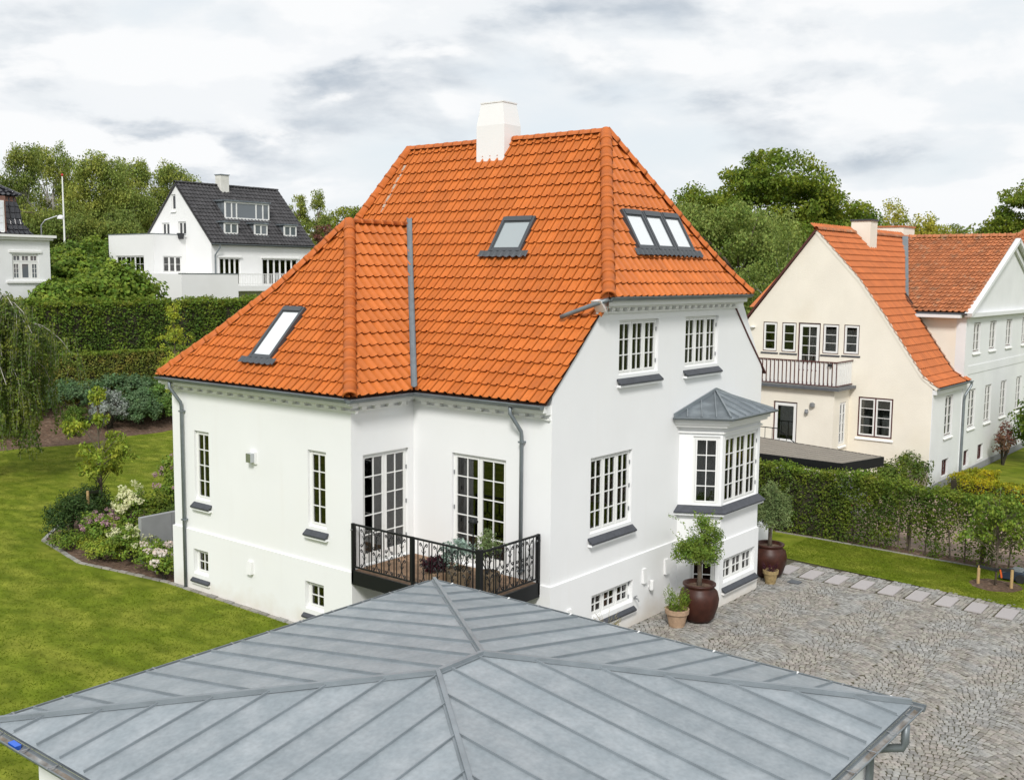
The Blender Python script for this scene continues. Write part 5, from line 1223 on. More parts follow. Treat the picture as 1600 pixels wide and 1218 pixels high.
def far_left_house():
    F_ = thing('white_villa', 'white villa with black glazed mansard roof at the left edge', 'house', (9, 48, 4.5))
    YF = 45.85; X1 = 13.45; X0 = 2.0; w = MB()
    wall_panel(w, (X0, YF, 0), (1, 0, 0), [(0, 3.5), (X1-X0, 3.5), (X1-X0, 9.75), (0, 9.75)], [(11.27-X0, 7.42, 12.78-X0, 8.82)], .35)
    w.box((X1-.35, YF+.35, 3.5), (X1, YF+9, 9.75)); w.obj('wall', [M['shadewhite'], M['inner']], F_)
    P = (11.27, YF, 7.42); Wn = window(F_, P, (1, 0, 0), .46, .95, 1, 2, 3, rec=.06, glass=M['dormerglass'], curtain=M['lacecurtain']); window(F_, (11.74, YF, 7.42), (1, 0, 0), .56, .95, 1, 1, 1, rec=.06, glass=M['dormerglass'], curtain=C2); window(F_, (12.31, YF, 7.42), (1, 0, 0), .46, .95, 1, 2, 3, rec=.06, glass=M['dormerglass'], curtain=M['lacecurtain'])
    window(F_, (11.27, YF, 8.38), (1, 0, 0), 1.51, .44, 3, 2, 1, rec=.06, glass=M['dormerglass'], curtain=M['lacecurtain'])
    b = MB(); b.box((10.9, YF-.10, 7.22), (13.15, YF, 7.34)); b.obj('window_sill', M['trim'], F_); b = MB(); b.box((11.1, YF-.06, 8.9), (12.95, YF, 9.02)); b.obj('window_head', M['trim'], F_)
    b = MB(); b.box((X0, YF-.30, 9.76), (X1+.28, YF+9, 9.90)); b.box((X0, YF-.16, 9.62), (X1+.15, YF, 9.755)); cn = b.obj('cornice', M['trim'], F_)
    # mansard: steep concave lower slope, red band, upper hip
    lo = [(0, 0), (.30, .35), (.47, .9), (.57, 1.6), (.62, 1.95)]; T = Tiler(M['glazed'], tw=.28, tl=.34, maxobj=0, amp=1.2); xl, xr = 3.0, 12.65
    hp = pln((xr, YF+.3), (xr-2, YF+2.3), (6, YF+.4))
    PL_ = [(d, 9.92+z) for d, z in lo]
    T.face((xl, YF+.3, 9.92), (1, 0, 0), (0, 1, 0), xr-xl, PL_, lambda c: [hp])
    PU = [(0, 12.05), (3.6, 14.3)]; hp2 = pln((xr-.45, YF+.7), (xr-4.05, YF+4.3), (6, YF+1.6)); T.face((xl, YF+.7, 12.05), (1, 0, 0), (0, 1, 0), xr-.45-xl, PU, lambda c: [hp2])
    hp3 = pln((xr, YF+.3), (xr-2, YF+2.3), (12, YF+5)); hp4 = pln((xr-.45, YF+.7), (xr-4.05, YF+4.3), (11, YF+6))
    T.face((xr, YF+.3, 9.92), (0, 1, 0), (-1, 0, 0), 8, PL_, lambda c: [hp3]); T.face((xr-.45, YF+.7, 12.05), (0, 1, 0), (-1, 0, 0), 7, PU, lambda c: [hp4])
    rf = T.under.obj('roof', M['glazed'], F_); T.finish(rf)
    ridge_run(rf, [(xr-.45, YF+.7, 12.1), (xr-4.05, YF+4.3, 14.35)], r=.14, m=M['glazed'])
    b = MB(); b.box((xl, YF+.85, 11.75), (xr-.62, YF+8, 12.03)); b.obj('brick_band', M['brownred'], F_)
    b = MB(); b.box((9.6, YF+.35, 9.95), (11.2, YF+2.0, 12.0)); d = b.obj('dormer', M['brownred'], F_)
    f = MB(); f.box((10.3, YF+.28, 10.0), (11.08, YF+.345, 11.75)); f.obj('window_frame', M['trim'], d)
    for i in range(2):
        for j in range(4): g = MB(); g.box((10.37+i*.34, YF+.26, 10.12+j*.40), (10.67+i*.34, YF+.279, 10.48+j*.40)); g.obj('pane', M['roofglass'], d)
far_left_house()
def poles():
    b = MB(); b.tube([(29.9, 74.8, 4.5), (29.9, 74.8, 15.9)], [.11, .055], 8); f = b.top('flagpole', M['trim'], 'tall white flagpole with a red knob in front of the birches', 'flagpole', (29.9, 74.8, 4.5)); b = MB(); b.lathe((29.9, 74.8, 15.9), [(.02, 0), (.1, .08), (.1, .16), (.02, .24)], 10); b.obj('knob', M['redlamp'], f)
    s = thing('street_lamp', 'grey street lamp with curved arm and white head beside the flagpole', 'street lamp', (23.3, 65.9, 4.5)); b = MB(); b.tube([(23.3, 65.9, 4.5), (23.3, 65.9, 11.3), (23.55, 65.75, 11.7), (24.3, 65.3, 12.05)], .05, 6); b.obj('pole', M['steel'], s); b = MB(); b.lathe((24.5, 65.2, 11.82), [(.26, 0), (.24, .16), (.12, .28), (.05, .30)], 12); b.obj('lamp_head', M['white'], s)
poles()
# ================================================================== VEGETATION
def gz(x, y): return float(ground_z(x, y))
def clumps(blobs, n, inner=.62):
    """clump centres and radii spread through the shells of the blobs"""
    vol = np.array([b[3]*b[4]*b[5] for b in blobs])**(2/3); k = rng.choice(len(blobs), n, p=vol/vol.sum()); B = np.array(blobs)[k]
    d = unit(rng.normal(size=(n, 3))); d[:, 2] = np.where((d[:, 2] < -.35), -d[:, 2]*.6, d[:, 2]); d = unit(d)
    r = rng.uniform(inner**2, 1.0, n)**.5*rng.uniform(.9, 1.08, n)
    return B[:, :3]+d*B[:, 3:]*r[:, None], d
def crown(parent, base, blobs, n, per, cr, leaf, m, flat=.65, hang=0., name='crown', nb=.45, asp=.62, inner=.62):
    C_, D_ = clumps(blobs, n, inner); base = np.array(base)
    rad = cr*rng.uniform(.55, 1.35, n); P = []; Nn = []
    for c, d, r in zip(C_, D_, rad):
        k = max(4, int(per*(r/cr)**2)); q = rng.normal(size=(k, 3)); q = unit(q)*(rng.uniform(0, 1, (k, 1))**.45)*r
        q[:, 2] *= flat
        if hang: q[:, 2] -= hang*np.abs(rng.normal(size=k))*r
        P.append(c+q); Nn.append(unit(q+d*r*.5+np.array([0, 0, .35*r])))
    P = np.concatenate(P)+base; Nn = np.concatenate(Nn)
    V, F = leafgeo(P, leaf, Nn, nb, asp, hang=np.tile([0, 0, -1.], (len(P), 1)) if hang else None)
    return npobj(name, V, F, m, parent), C_+base
def trunk_limbs(parent, base, h, r, targets, m, lean=(0, 0), k=14, name='trunk', taper=.5):
    b = MB(); base = Vector(base); top = base+Vector((lean[0], lean[1], h)); pts = [base-Vector((0, 0, .15)), base.lerp(top, .35)+Vector((random.gauss(0, r*.5), random.gauss(0, r*.5), 0)), base.lerp(top, .7)+Vector((random.gauss(0, r*.5), random.gauss(0, r*.5), 0)), top]
    b.tube(pts, [r*1.15, r*.9, r*.72, r*taper], 8); b.obj(name, m, parent, smooth=True)
    if targets is None: return
    idx = rng.choice(len(targets), min(k, len(targets)), replace=False); lb = MB()
    for i in idx:
        t = Vector(targets[i]); s = pts[1].lerp(top, random.uniform(.25, 1.0)); mid = s.lerp(t, .5)+Vector((0, 0, (t-s).length*.10))
        lb.tube([s, s.lerp(mid, .5)+Vector((random.gauss(0, .05), random.gauss(0, .05), .03)), mid, t], [r*.42, r*.34, r*.22, r*.06], 5)
    lb.obj('limbs', m, parent, smooth=True, kind='stuff')
def tree(name, label, base, h, blobs, n, per, cr, leaf, m, r=.25, bark='bark', group=None, hang=0., flat=.65, cat='tree', trunk_h=None, k=18, inner=.62, nb=.45, asp=.62, zbase=None):
    x, y = base; z = gz(x, y)-.1 if zbase is None else zbase
    t = thing(name, label, cat, (x, y, z), group)
    bl = [(b[0], b[1], b[2]-z, *b[3:]) for b in blobs]      # blob heights are absolute
    _, C_ = crown(t, (x, y, z), bl, n, per, cr, leaf, M[m], flat, hang, inner=inner, nb=nb, asp=asp)
    trunk_limbs(t, (x, y, z), (trunk_h or h*.55), r, C_, M[bark], k=k); return t
G_R = 'trees behind the house on the right'; G_B = 'birches behind the far white house'; G_M = 'trees behind the far white house roof'
# right hand side
tree('beech_tree', 'broad dark green beech, tallest crown right of the orange roof', (66.5, 26.5), 19, [(0, 0, 14.6, 4.6, 5.0, 3.8), (2.4, -3.6, 12.2, 3.4, 3.8, 2.8), (-2.8, 4.0, 12.0, 3.4, 3.2, 3.0), (3.4, -6.4, 10.4, 2.4, 2.8, 2.2), (0, -1, 10, 5.5, 6.5, 4.0)], 520, 120, 1.15, .28, 'leaf_beech', .45, flat=.5, group=G_R, inner=.3)
tree('willow_tree', 'light green feathery tree in front of the dark beech beside the roof', (50.5, 21.5), 15, [(0, 0, 10.4, 3.0, 3.4, 2.9), (-1.2, 2.6, 10.6, 2.4, 2.4, 2.6), (1.6, -2.6, 8.6, 2.6, 2.6, 2.8), (0, 0, 6.5, 4.2, 4.6, 3.4)], 300, 120, .8, .20, 'leaf_willow', .3, hang=.35, flat=.8, group=G_R)
tree('silver_birch', 'slender pale birch with white trunk between beech and cream house gable', (45.5, 15.8), 13, [(0, 0, 10.6, 1.3, 1.3, 1.7), (.4, -.6, 8.6, 1.7, 1.7, 2.0), (-.5, .8, 7.4, 1.9, 1.9, 2.0), (1.5, -2.0, 7.0, 1.6, 1.6, 2.0), (0, 0, 5, 2.6, 2.6, 2.6)], 170, 90, .60, .15, 'leaf_willow', .16, 'birchbark', hang=.5, flat=.8, group=G_R, trunk_h=8.0)
tree('maple_tree', 'mid green round tree directly beside the right roof slope', (54.5, 27.5), 15, [(0, 0, 12.4, 2.6, 2.6, 2.3), (1.5, -1.8, 11.2, 2.6, 2.6, 2.4), (-.8, 1.0, 9.0, 3.2, 3.2, 3.2)], 180, 110, .8, .22, 'leaf_beech', .28, group=G_R)
tree('wayside_tree', 'low dark leafy tree right behind the cream gable ridge', (60, 16), 9, [(0, 0, 8.6, 3.8, 4.2, 2.0), (4.5, -2.5, 8.0, 3.0, 3.0, 2.2), (-6, 2.0, 6.5, 4.0, 4.0, 3.0)], 220, 110, .8, .22, 'leaf_beech', .25, group=G_R)
tree('poplar_tree', 'yellow green airy tree rising behind the left chimney of the cream house', (79.5, 21), 16, [(0, 0, 12.6, 1.3, 1.3, 2.4), (.5, -1.6, 11.6, 1.1, 1.2, 2.2), (-.8, 2.2, 11.4, 1.4, 1.3, 2.0), (1.0, -3.2, 10.4, 1.3, 1.3, 1.7), (0, 0, 9.0, 3.2, 4.2, 2.0)], 230, 55, .48, .19, 'leaf_yellowgreen', .2, hang=0, flat=1.2, group=G_R, inner=.3)
tree('larch_tree', 'dark feathery conifer left of the second chimney of the cream house', (86, 19.5), 14, [(0, 0, 11.8, .8, .8, 2.0), (.6, -2.0, 11.2, .8, .9, 1.7), (0, 0, 9.6, 3.0, 3.4, 2.2)], 140, 60, .50, .2, 'leaf_birch_dark', .2, group=G_R, inner=.3)
tree('oak_tree', 'olive green broad tree at the right edge behind the orange hipped roof', (76, 8.6), 16, [(0, 0, 13.4, 3.0, 2.8, 2.3), (.6, -2.6, 12.0, 3.2, 3.0, 2.6), (-.6, 1.6, 11.2, 2.4, 2.0, 2.2), (0, 0, 9.5, 3.6, 4.0, 2.6)], 330, 100, .75, .22, 'leaf_beech', .32, flat=.45, group=G_R)
def far_wood():
    P = []
    for i in range(90):
        x, y = random.uniform(150, 200), random.uniform(-5, 48); c = np.array([x, y, 12.0+random.uniform(0, 4.0)+.06*max(0, 24-y)+2.0*math.sin(y*.11)]); q = unit(rng.normal(size=(200, 3)))*rng.uniform(.5, 1, (200, 1))*np.array([3.6, 3.6, 3.4]); P.append(c+q)
        q = rng.normal(size=(60, 3))*np.array([2.5, 2.5, 3.5]); P.append(np.array([x, y, 5])+q)
    for i in range(150):      # the belt of trees closing the view behind the houses
        az = math.radians(random.uniform(8, 66)); d = random.uniform(135, 185); x, y = CAM.x+d*math.sin(az), CAM.y+d*math.cos(az); g = gz(x, y)
        c = np.array([x, y, g+random.uniform(3.0, 5.0)]); q = unit(rng.normal(size=(170, 3)))*rng.uniform(.5, 1, (170, 1))*np.array([4.4, 4.4, 4.6]); P.append(c+q)
    P = np.concatenate(P); V, F = leafgeo(P, .75, None); o = npobj('distant_wood', V, F, M['leaf_birch_dark'], kind='stuff'); tag(o, 'distant dark wood on the horizon behind the cream house roof', 'wood')
far_wood()
# birches and others, upper left
def bz(h, *bl): return [(dx, dy, z, rx, rx, rz) for dx, dy, z, rx, rz in bl]
tree('poplar_tree', 'yellow green airy tree between the two chimneys of the cream house', (81, 18.5), 14, [(0, 0, 11.6, 1.2, 1.2, 2.0), (.5, -1.4, 10.8, 1.1, 1.2, 1.8), (0, 0, 9.0, 2.6, 3.4, 2.0)], 150, 55, .48, .19, 'leaf_yellowgreen', .2, hang=0, flat=1.2, group=G_R, inner=.3)
BI = [('tall birch at the left edge of the picture behind the black roof', (35.5, 93), [(0, 0, 17.6, 1.7, 3.2), (-1.5, .8, 14, 2.8, 3.6), (.8, -.5, 10, 3.4, 4.0)], 'leaf_birch_dark', 150),
      ('airy birch with bare branches showing, just left of the flagpole', (41.0, 97.5), [(0, 0, 18.8, 2.4, 2.8), (1.6, -1.1, 16.2, 2.0, 2.4), (-1.8, 1.2, 14.6, 2.2, 2.8), (0, 0, 9.5, 3.8, 4.2)], 'leaf_birch', 170),
      ('full drooping birch just right of the flagpole', (37.8, 82.2), [(0, 0, 16.6, 2.4, 2.8), (1.6, -.8, 14.0, 2.6, 3.0), (-1.5, .8, 13.0, 2.2, 3.2), (0, 0, 9.5, 3.4, 4.0)], 'leaf_birch', 240),
      ('pale green birch touching the left side of the far gable', (44.0, 87), [(0, 0, 17.2, 1.9, 2.6), (-1.2, .7, 14.2, 2.2, 2.8), (1.2, -.7, 13.0, 2.2, 2.8), (0, 0, 9.5, 3.2, 4.0)], 'leaf_birch', 190),
      ('small open crowned birch above the ridge end of the far house', (46.4, 83.8), [(0, 0, 17.6, 1.5, 1.5), (1.3, -.8, 16.8, 1.3, 1.3), (-.8, .8, 15.0, 1.9, 2.0), (0, 0, 11, 2.8, 3.6)], 'leaf_birch', 120)]
for lab, b_, bl, m_, n in BI: tree('birch_tree', lab, b_, 18, bz(0, *bl), int(n*1.5), 130, .75, .21, m_, .22, 'birchbark', hang=.7, flat=.85, group=G_B, trunk_h=10, k=26, inner=.45)
tree('birch_tree', 'dark lower birch mass behind the street lamp', (33, 80), 12, bz(0, (0, 0, 10.6, 3.2, 3.2), (-3.5, 2, 10.4, 3.2, 3.4), (3.5, -2.5, 10.2, 3.2, 3.2), (-6, 4, 9.5, 3, 3.5)), 380, 130, .8, .21, 'leaf_birch_dark', .22, hang=.5, flat=.85, group=G_B)
tree('alder_tree', 'left of two slim leafy spires behind the far house roof end', (49.0, 66.8), 16, bz(0, (0, 0, 14.2, .75, 1.5), (.1, 0, 12.2, 1.1, 1.8), (-.8, .6, 12.6, .9, 1.6), (0, 0, 9.2, 1.7, 2.2)), 110, 70, .42, .17, 'leaf_birch', .14, hang=.2, flat=1.1, group=G_M, inner=.3)
tree('alder_tree', 'right of two slim leafy spires behind the far house roof end', (50.2, 65.4), 16, bz(0, (0, 0, 14.2, .6, 1.5), (.2, -.3, 12.3, .8, 1.8), (0, 0, 9.5, 1.4, 2.4)), 100, 70, .40, .17, 'leaf_birch', .14, hang=.2, flat=1.1, group=G_M, inner=.3)
tree('round_tree', 'round dark green tree beside the orange hip behind the far house', (48.6, 59.4), 14, bz(0, (0, 0, 12.2, 1.8, 1.8), (1.0, -.8, 11.4, 1.9, 1.7), (-.6, .6, 10.6, 1.8, 1.8), (0, 0, 8.5, 2.4, 2.2)), 160, 90, .6, .19, 'leaf_beech', .2, group=G_M)
tree('purple_tree', 'reddish purple leaved tree between the far house and the orange roof', (45.0, 58.4), 12, bz(0, (0, 0, 10.8, 1.2, 1.3), (.6, -.5, 9.6, 1.3, 1.5), (0, 0, 8, 1.8, 2)), 120, 80, .5, .17, 'leaf_red', .16, group=G_M)
# big leaved shrubs between the far houses
def shrub(name, label, x, y, z, rx, ry, rz, n, per, cr, leaf, m, flat=.8, cat='shrub', group=None, blobs=None, inner=.75, nb=.6, asp=.66, stem=True, hang=0.):
    t = thing(name, label, cat, (x, y, z), group); bl = blobs or [(0, 0, rz*.45, rx, ry, rz*.6)]
    _, C_ = crown(t, (x, y, z), bl, n, per, cr, leaf, M[m], flat, hang, name='foliage', inner=inner, nb=nb, asp=asp)
    if stem:
        b = MB(); idx = rng.choice(len(C_), min(9, len(C_)), replace=False)
        for i in idx: b.tube([(x+random.gauss(0, rx*.06), y+random.gauss(0, ry*.06), z-.05), tuple((np.array([x, y, z])*.55+C_[i]*.45)), tuple(C_[i])], [.03*rz**.5, .02*rz**.5, .008], 4)
        b.obj('stems', M['twigcore'], t, kind='stuff')
    return t
SB = 'leafy shrubs between the two far houses'
shrub('large_shrub', 'bright green big leaved shrub below the far house terrace wall', 17.0, 45.2, 4.0, 3.0, 1.8, 4.1, 200, 60, .55, .27, 'leaf_bright', group=SB)
shrub('large_shrub', 'fresh green big leaved shrub beside the white villa corner', 17.0, 49.5, 4.6, 2.4, 2.0, 4.2, 170, 60, .55, .27, 'leaf_bright', group=SB)
shrub('large_shrub', 'low bright shrub at the foot of the white villa', 13.2, 44.6, 4.2, 1.8, 1.0, 2.9, 130, 60, .5, .24, 'leaf_bright', group=SB)
shrub('laurel_shrub', 'dark rounded evergreen below the flagpole', 22.3, 59.5, 4.6, 2.6, 2.4, 5.6, 150, 80, .6, .22, 'leaf_hedge_dark', group=SB, blobs=[(0, 0, 3.2, 2.0, 1.8, 2.2), (1.4, -.8, 2.6, 1.4, 1.4, 1.8)])
shrub('large_shrub', 'yellowish bush beside the dark evergreen below the flagpole', 24.6, 60.6, 4.6, 1.8, 1.6, 5.6, 110, 70, .5, .22, 'leaf_bright', group=SB, blobs=[(0, 0, 3.4, 1.5, 1.4, 2.4)])

# hedges ---------------------------------------------------------------
def hedge(name, label, pts, w, z0, z1, dens, leaf, m, group=None, topm=None, gap=None, core=True, jit=.10, trunks=0, kind_cat='hedge', rough=.10, band=0.):
    """clipped hedge along plan points; z0/z1 functions or numbers"""
    P = [np.array(p, float) for p in pts]; zf = lambda v, x, y: v(x, y) if callable(v) else v
    t = thing(name, label, kind_cat, (P[0][0], P[0][1], zf(z0, *P[0])), group); LV, LN, TV, TN = [], [], [], []
    cb = MB(); tb = MB()
    for a, b in zip(P[:-1], P[1:]):
        d = b-a; L = np.linalg.norm(d); d /= L; nrm = np.array([d[1], -d[0]]); h = zf(z1, *((a+b)/2))-zf(z0, *((a+b)/2))
        def put(n, side):
            s = rng.uniform(0, L, n); xy = a+d*s[:, None]
            za = np.array([zf(z0, *q) for q in xy]); zb = np.array([zf(z1, *q) for q in xy])
            wob = rough*(np.sin(s*1.7)+np.sin(s*3.9+1)+rng.normal(size=n)*.6)*.5
            if side == 0: u = rng.uniform(-w/2, w/2, n); z = zb+wob-np.abs(rng.normal(0, jit, n)); nn = np.tile([0, 0, 1.], (n, 1))
            else: u = side*(w/2-np.abs(rng.normal(0, jit, n))+.5*wob); z = za+(zb-za)*rng.uniform(0, 1, n); nn = np.tile([nrm[0]*side, nrm[1]*side, .35], (n, 1))
            p = np.column_stack([xy+nrm*u[:, None], z])
            if gap is not None: k = gap(p, rng.uniform(0, 1, n)); p, nn = p[k], nn[k]
            return p, nn
        for side in (0, 1, -1):
            area = L*(w if side == 0 else h); p, nn = put(int(area*dens), side)
            if side == 0 and topm: TV.append(p); TN.append(nn)
            elif topm and band:
                zt = np.array([zf(z1, *q[:2]) for q in p]); k = p[:, 2] > zt-band*np.abs(rng.normal(0, 1, len(p)))
                TV.append(p[k]); TN.append(nn[k]); LV.append(p[~k]); LN.append(nn[~k])
            else: LV.append(p); LN.append(nn)
        if core:
            k = .16; q = [a+nrm*(w/2-k), b+nrm*(w/2-k), b-nrm*(w/2-k), a-nrm*(w/2-k)]
            cb.hexa([(v[0], v[1], zf(z0, *v)) for v in q]+[(v[0], v[1], zf(z1, *v)-.18) for v in q])
        if trunks:
            n = int(L/trunks)
            for i in range(n):
                q = a+d*(L*(i+.5)/n+random.gauss(0, .05))+nrm*random.gauss(0, .04); x, y = q; zb = zf(z0, x, y); zt = zf(z1, x, y)
                tb.tube([(x, y, zb-.1), (x+random.gauss(0, .05), y+random.gauss(0, .05), (zb+zt)/2), (x+random.gauss(0, .1), y+random.gauss(0, .1), zt-.15)], [.028, .02, .008], 5)
                for j in range(7):
                    zz = random.uniform(zb+.3, zt-.2); tb.tube([(x, y, zz), (x+d[0]*random.uniform(-.4, .4)+nrm[0]*random.uniform(-.2, .2), y+d[1]*random.uniform(-.4, .4)+nrm[1]*random.uniform(-.2, .2), zz+.2)], [.010, .004], 4)
    P_ = np.concatenate(LV); V, F = leafgeo(P_, leaf, np.concatenate(LN), .5); npobj('foliage', V, F, M[m], t)
    if topm: P_ = np.concatenate(TV); V, F = leafgeo(P_, leaf, np.concatenate(TN), .5); npobj('top_foliage', V, F, M[topm], t)
    if core: cb.obj('opaque_core', M['twigcore'], t)  # added dark solid inside the hedge, stops light passing through
    if trunks: tb.obj('stems', M['bark'], t, kind='stuff')
    return t
HB = 'hedges at the back of the left garden'
hedge('clipped_hedge', 'lower clipped hornbeam hedge behind the shrub bed', [(-6, 38.6), (28, 38.6)], 1.0, lambda x, y: gz(x, y)-.2, 3.72, 330, .13, 'leaf_low_hedge', HB, topm='leaf_hedge_top', jit=.07, rough=.05, band=.08)
hedge('clipped_hedge', 'tall dark hedge rising above the lower clipped hedge', [(-6, 42.2), (27, 42.2)], 1.6, lambda x, y: gz(x, y)-.2, 6.25, 260, .15, 'leaf_hedge_dark', HB, topm='leaf_hedge_top', jit=.12, rough=.22, band=.7)
def gapf(p, u):
    # dense near the house, thinner low down and further to the right
    s = np.clip((-p[:, 1]-.2)/2.2, 0, 1); zr = (p[:, 2]+.1)/2.0
    n = np.sin(p[:, 1]*4.3+1)+np.sin(p[:, 1]*9.1)*.6+np.sin(p[:, 2]*5+p[:, 1]*2)*.5
    keep = 1-s*np.clip((.62-zr)*1.6+.28*n*(zr < .7), 0, .93); return u < keep
hz1 = lambda x, y: 2.03 if y > -1.2 else 2.03+.055*(y+1.2) if y > -6 else 1.76
hedge('beech_hedge', 'beech hedge thinning to bare stems along the right hand lawn strip', [(14.15, 2.9), (14.1, -.9), (14.0, -3.4), (13.95, -6.5), (13.8, -16)], .62, -.1, hz1, 900, .08, 'leaf_hedge', gap=gapf, topm='leaf_hedge_top', band=.10, core=False, trunks=.36, rough=.16, jit=.14)
def hedge_core():
    b = MB(); b.hexa([(13.95, -.6, -.1), (14.3, -.6, -.1), (14.35, 2.9, -.1), (14.0, 2.9, -.1), (13.95, -.3, 1.8), (14.3, -.3, 1.8), (14.35, 2.9, 1.8), (14.0, 2.9, 1.8)]); o = b.obj('opaque_core', M['twigcore'], bpy.data.objects['beech_hedge'])  # added solid blocking light through the dense end of the hedge
hedge_core()
def wire_fence():
    t = thing('wire_fence', 'thin dark wire fence with posts running through the beech hedge', 'fence', (14.2, 0, -.1))
    for i, y in enumerate(np.arange(-.6, -15, -2.1)):
        b = MB(); b.box((14.2-.04, y-.04, -.2), (14.2+.04, y+.04, 1.0)); b.obj('post', M['bark'], t)
    for z in (.15, .45, .75, .98): b = MB(); b.tube([(14.2, 0, z), (14.2, -15.5, z)], .006, 4); b.obj('wire', M['steel'], t)
wire_fence()
hedge('golden_hedge', 'low yellow leaved hedge in front of the cream house', [(23.3, -1.55), (23.35, -2.1), (22.9, -5.5), (22.5, -12)], 1.0, -.1, .62, 520, .08, 'leaf_yellow', topm='leaf_yellow', rough=.06)
hedge('golden_hedge', 'short yellow leaved hedge along the cream house wall', [(23.7, -1.45), (26.4, -1.75)], 1.0, -.1, .60, 520, .08, 'leaf_yellow', topm='leaf_yellow', rough=.06)
sheet('neighbour_lawn', [(22.4, -.5), (45, -.5), (45, -16), (22.4, -16)], -.092, M['lawn'])
shrub('rose_bush', 'green rose bush at the corner of the cream house', 22.6, .15, -.1, 1.1, .9, 1.5, 60, 45, .26, .10, 'leaf_hedge', inner=.5)
shrub('ivy_shrub', 'rounded green shrub under the carport edge', 18.4, -.4, -.1, .8, .8, 1.7, 60, 60, .25, .10, 'leaf_hedge')
shrub('butterfly_bush', 'dark green butterfly bush with purple tips beside the white wall at right edge', 32.6, -2.9, -.1, 1.9, 1.6, 3.8, 130, 60, .4, .15, 'leaf_hedge_dark', inner=.5)
shrub('climbing_rose', 'sparse reddish climber on the white wall beside the butterfly bush', 31.6, -1.0, -.1, .8, .35, 2.0, 40, 30, .2, .09, 'leaf_red', inner=.4)

# weeping birch at the left edge -----------------------------------------
def weeping():
    x, y = 1.3, 27.9; z = 0.; t = thing('weeping_birch', 'weeping birch with long hanging branches at the left edge', 'tree', (x, y, z)); tb = MB()
    tb.tube([(x, y, -.1), (x+.1, y, 2.5), (x+.35, y-.05, 5.0), (x+.6, y-.1, 7.0)], [.16, .13, .10, .06], 8); P, Hn = [], []; lb = MB()
    for i in range(56):
        az = random.uniform(-math.pi, math.pi); L = random.uniform(.7, 2.8); h0 = random.uniform(3.4, 6.6); s = Vector((x+.1+.5*h0/7, y, h0)); dr = Vector((math.cos(az), math.sin(az), 0)); arc = []
        zt = h0+random.uniform(.3, .9)
        for k in range(9):
            u = k/8; arc.append(s+dr*(L*u)+Vector((random.gauss(0, .05), random.gauss(0, .05), (zt-h0)*math.sin(u*math.pi*.9)-(.9*u**3))))
        lb.tube(arc, [.035*(1-.75*k/8) for k in range(9)], 4)
        for p in arc[3:]:
            for j in range(5):
                st = p+Vector((random.gauss(0, .22), random.gauss(0, .22), random.gauss(0, .08))); ln = random.uniform(.6, 3.8)*(1-.22*L); ln = min(ln, st.z-.6); dx, dy = random.gauss(0, .10), random.gauss(0, .10); n = int(ln*34)
                u = rng.uniform(0, 1, n); q = np.column_stack([st.x+dx*u*ln+rng.normal(0, .05, n), st.y+dy*u*ln+rng.normal(0, .05, n), st.z-u*ln]); P.append(q)
                lb.tube([st, st+Vector((dx*ln*.5, dy*ln*.5, -ln*.5)), st+Vector((dx*ln, dy*ln, -ln))], .004, 3)
    tb.obj('trunk', M['birchbark'], t, smooth=True); lb.obj('limbs', M['birchbark'], t, kind='stuff')
    P = np.concatenate(P); V, F = leafgeo(P, .105, None, asp=.7, hang=np.tile([0, 0, -1.], (len(P), 1))); npobj('crown', V, F, M['leaf_weep'], t)
weeping()
# young trees
def sapling(name, label, x, y, z, h, blobs, n, per, cr, leaf, m, r=.035, bark='bark', hang=.2):
    t = thing(name, label, 'tree', (x, y, z)); _, C_ = crown(t, (x, y, z), blobs, n, per, cr, leaf, M[m], .8, hang, inner=.3); b = MB()
    b.tube([(x, y, z-.1), (x+.02, y-.02, z+h*.4), (x-.02, y+.02, z+h*.7), (x, y, z+h)], [r, r*.8, r*.55, r*.15], 6); b.obj('trunk', M[bark], t, smooth=True); b = MB()
    for c in C_[::2]:
        s = Vector((x, y, max(z+h*.3, c[2]-.35-.5*random.random()))); b.tube([s, s.lerp(Vector(c), .6)+Vector((0, 0, .05)), c], [r*.35, r*.25, r*.1], 4)
    b.obj('limbs', M[bark], t, kind='stuff'); return t
sapling('young_tree', 'slim lime green young tree in front of the tall hedge beside the roof corner', 9.9, 28.3, .0, 6.8, [(0, 0, 5.9, .35, .35, .8), (0, 0, 5.0, .75, .75, .8), (0, 0, 3.8, .9, .9, .7), (.1, 0, 2.8, .8, .8, .5)], 85, 34, .20, .10, 'leaf_lime')
sapling('young_cherry', 'staked young tree growing out of the flower bed on the lawn', -.1, 17.3, 0, 4.4, [(0, 0, 4.05, .20, .20, .45), (0, 0, 3.4, .26, .26, .4), (-.5, .4, 3.2, .35, .35, .25), (.35, -.3, 2.9, .35, .35, .25), (.1, -.1, 2.35, .85, .85, .42), (0, .1, 1.9, .75, .75, .3)], 84, 30, .17, .13, 'leaf_sapling', r=.045, hang=.5)
def stake_set(name, label, pts, z0, h, beam=True):
    t = thing(name, label, 'tree stake', (pts[0][0], pts[0][1], z0)); b = None
    for x, y in pts: b = MB(); b.tube([(x, y, z0-.1), (x, y, z0+h)], .04, 8); b.obj('stake', M['stake'], t)
    return t
st = stake_set('tree_stake', 'short round wooden stake with black strap in the flower bed', [(-.75, 16.9)], 0, 1.35); b = MB(); b.bar((-.75, 16.9, 1.30), (-.1, 17.3, 1.18), .05, .09); b.obj('tree_tie', M['plastic'], st)
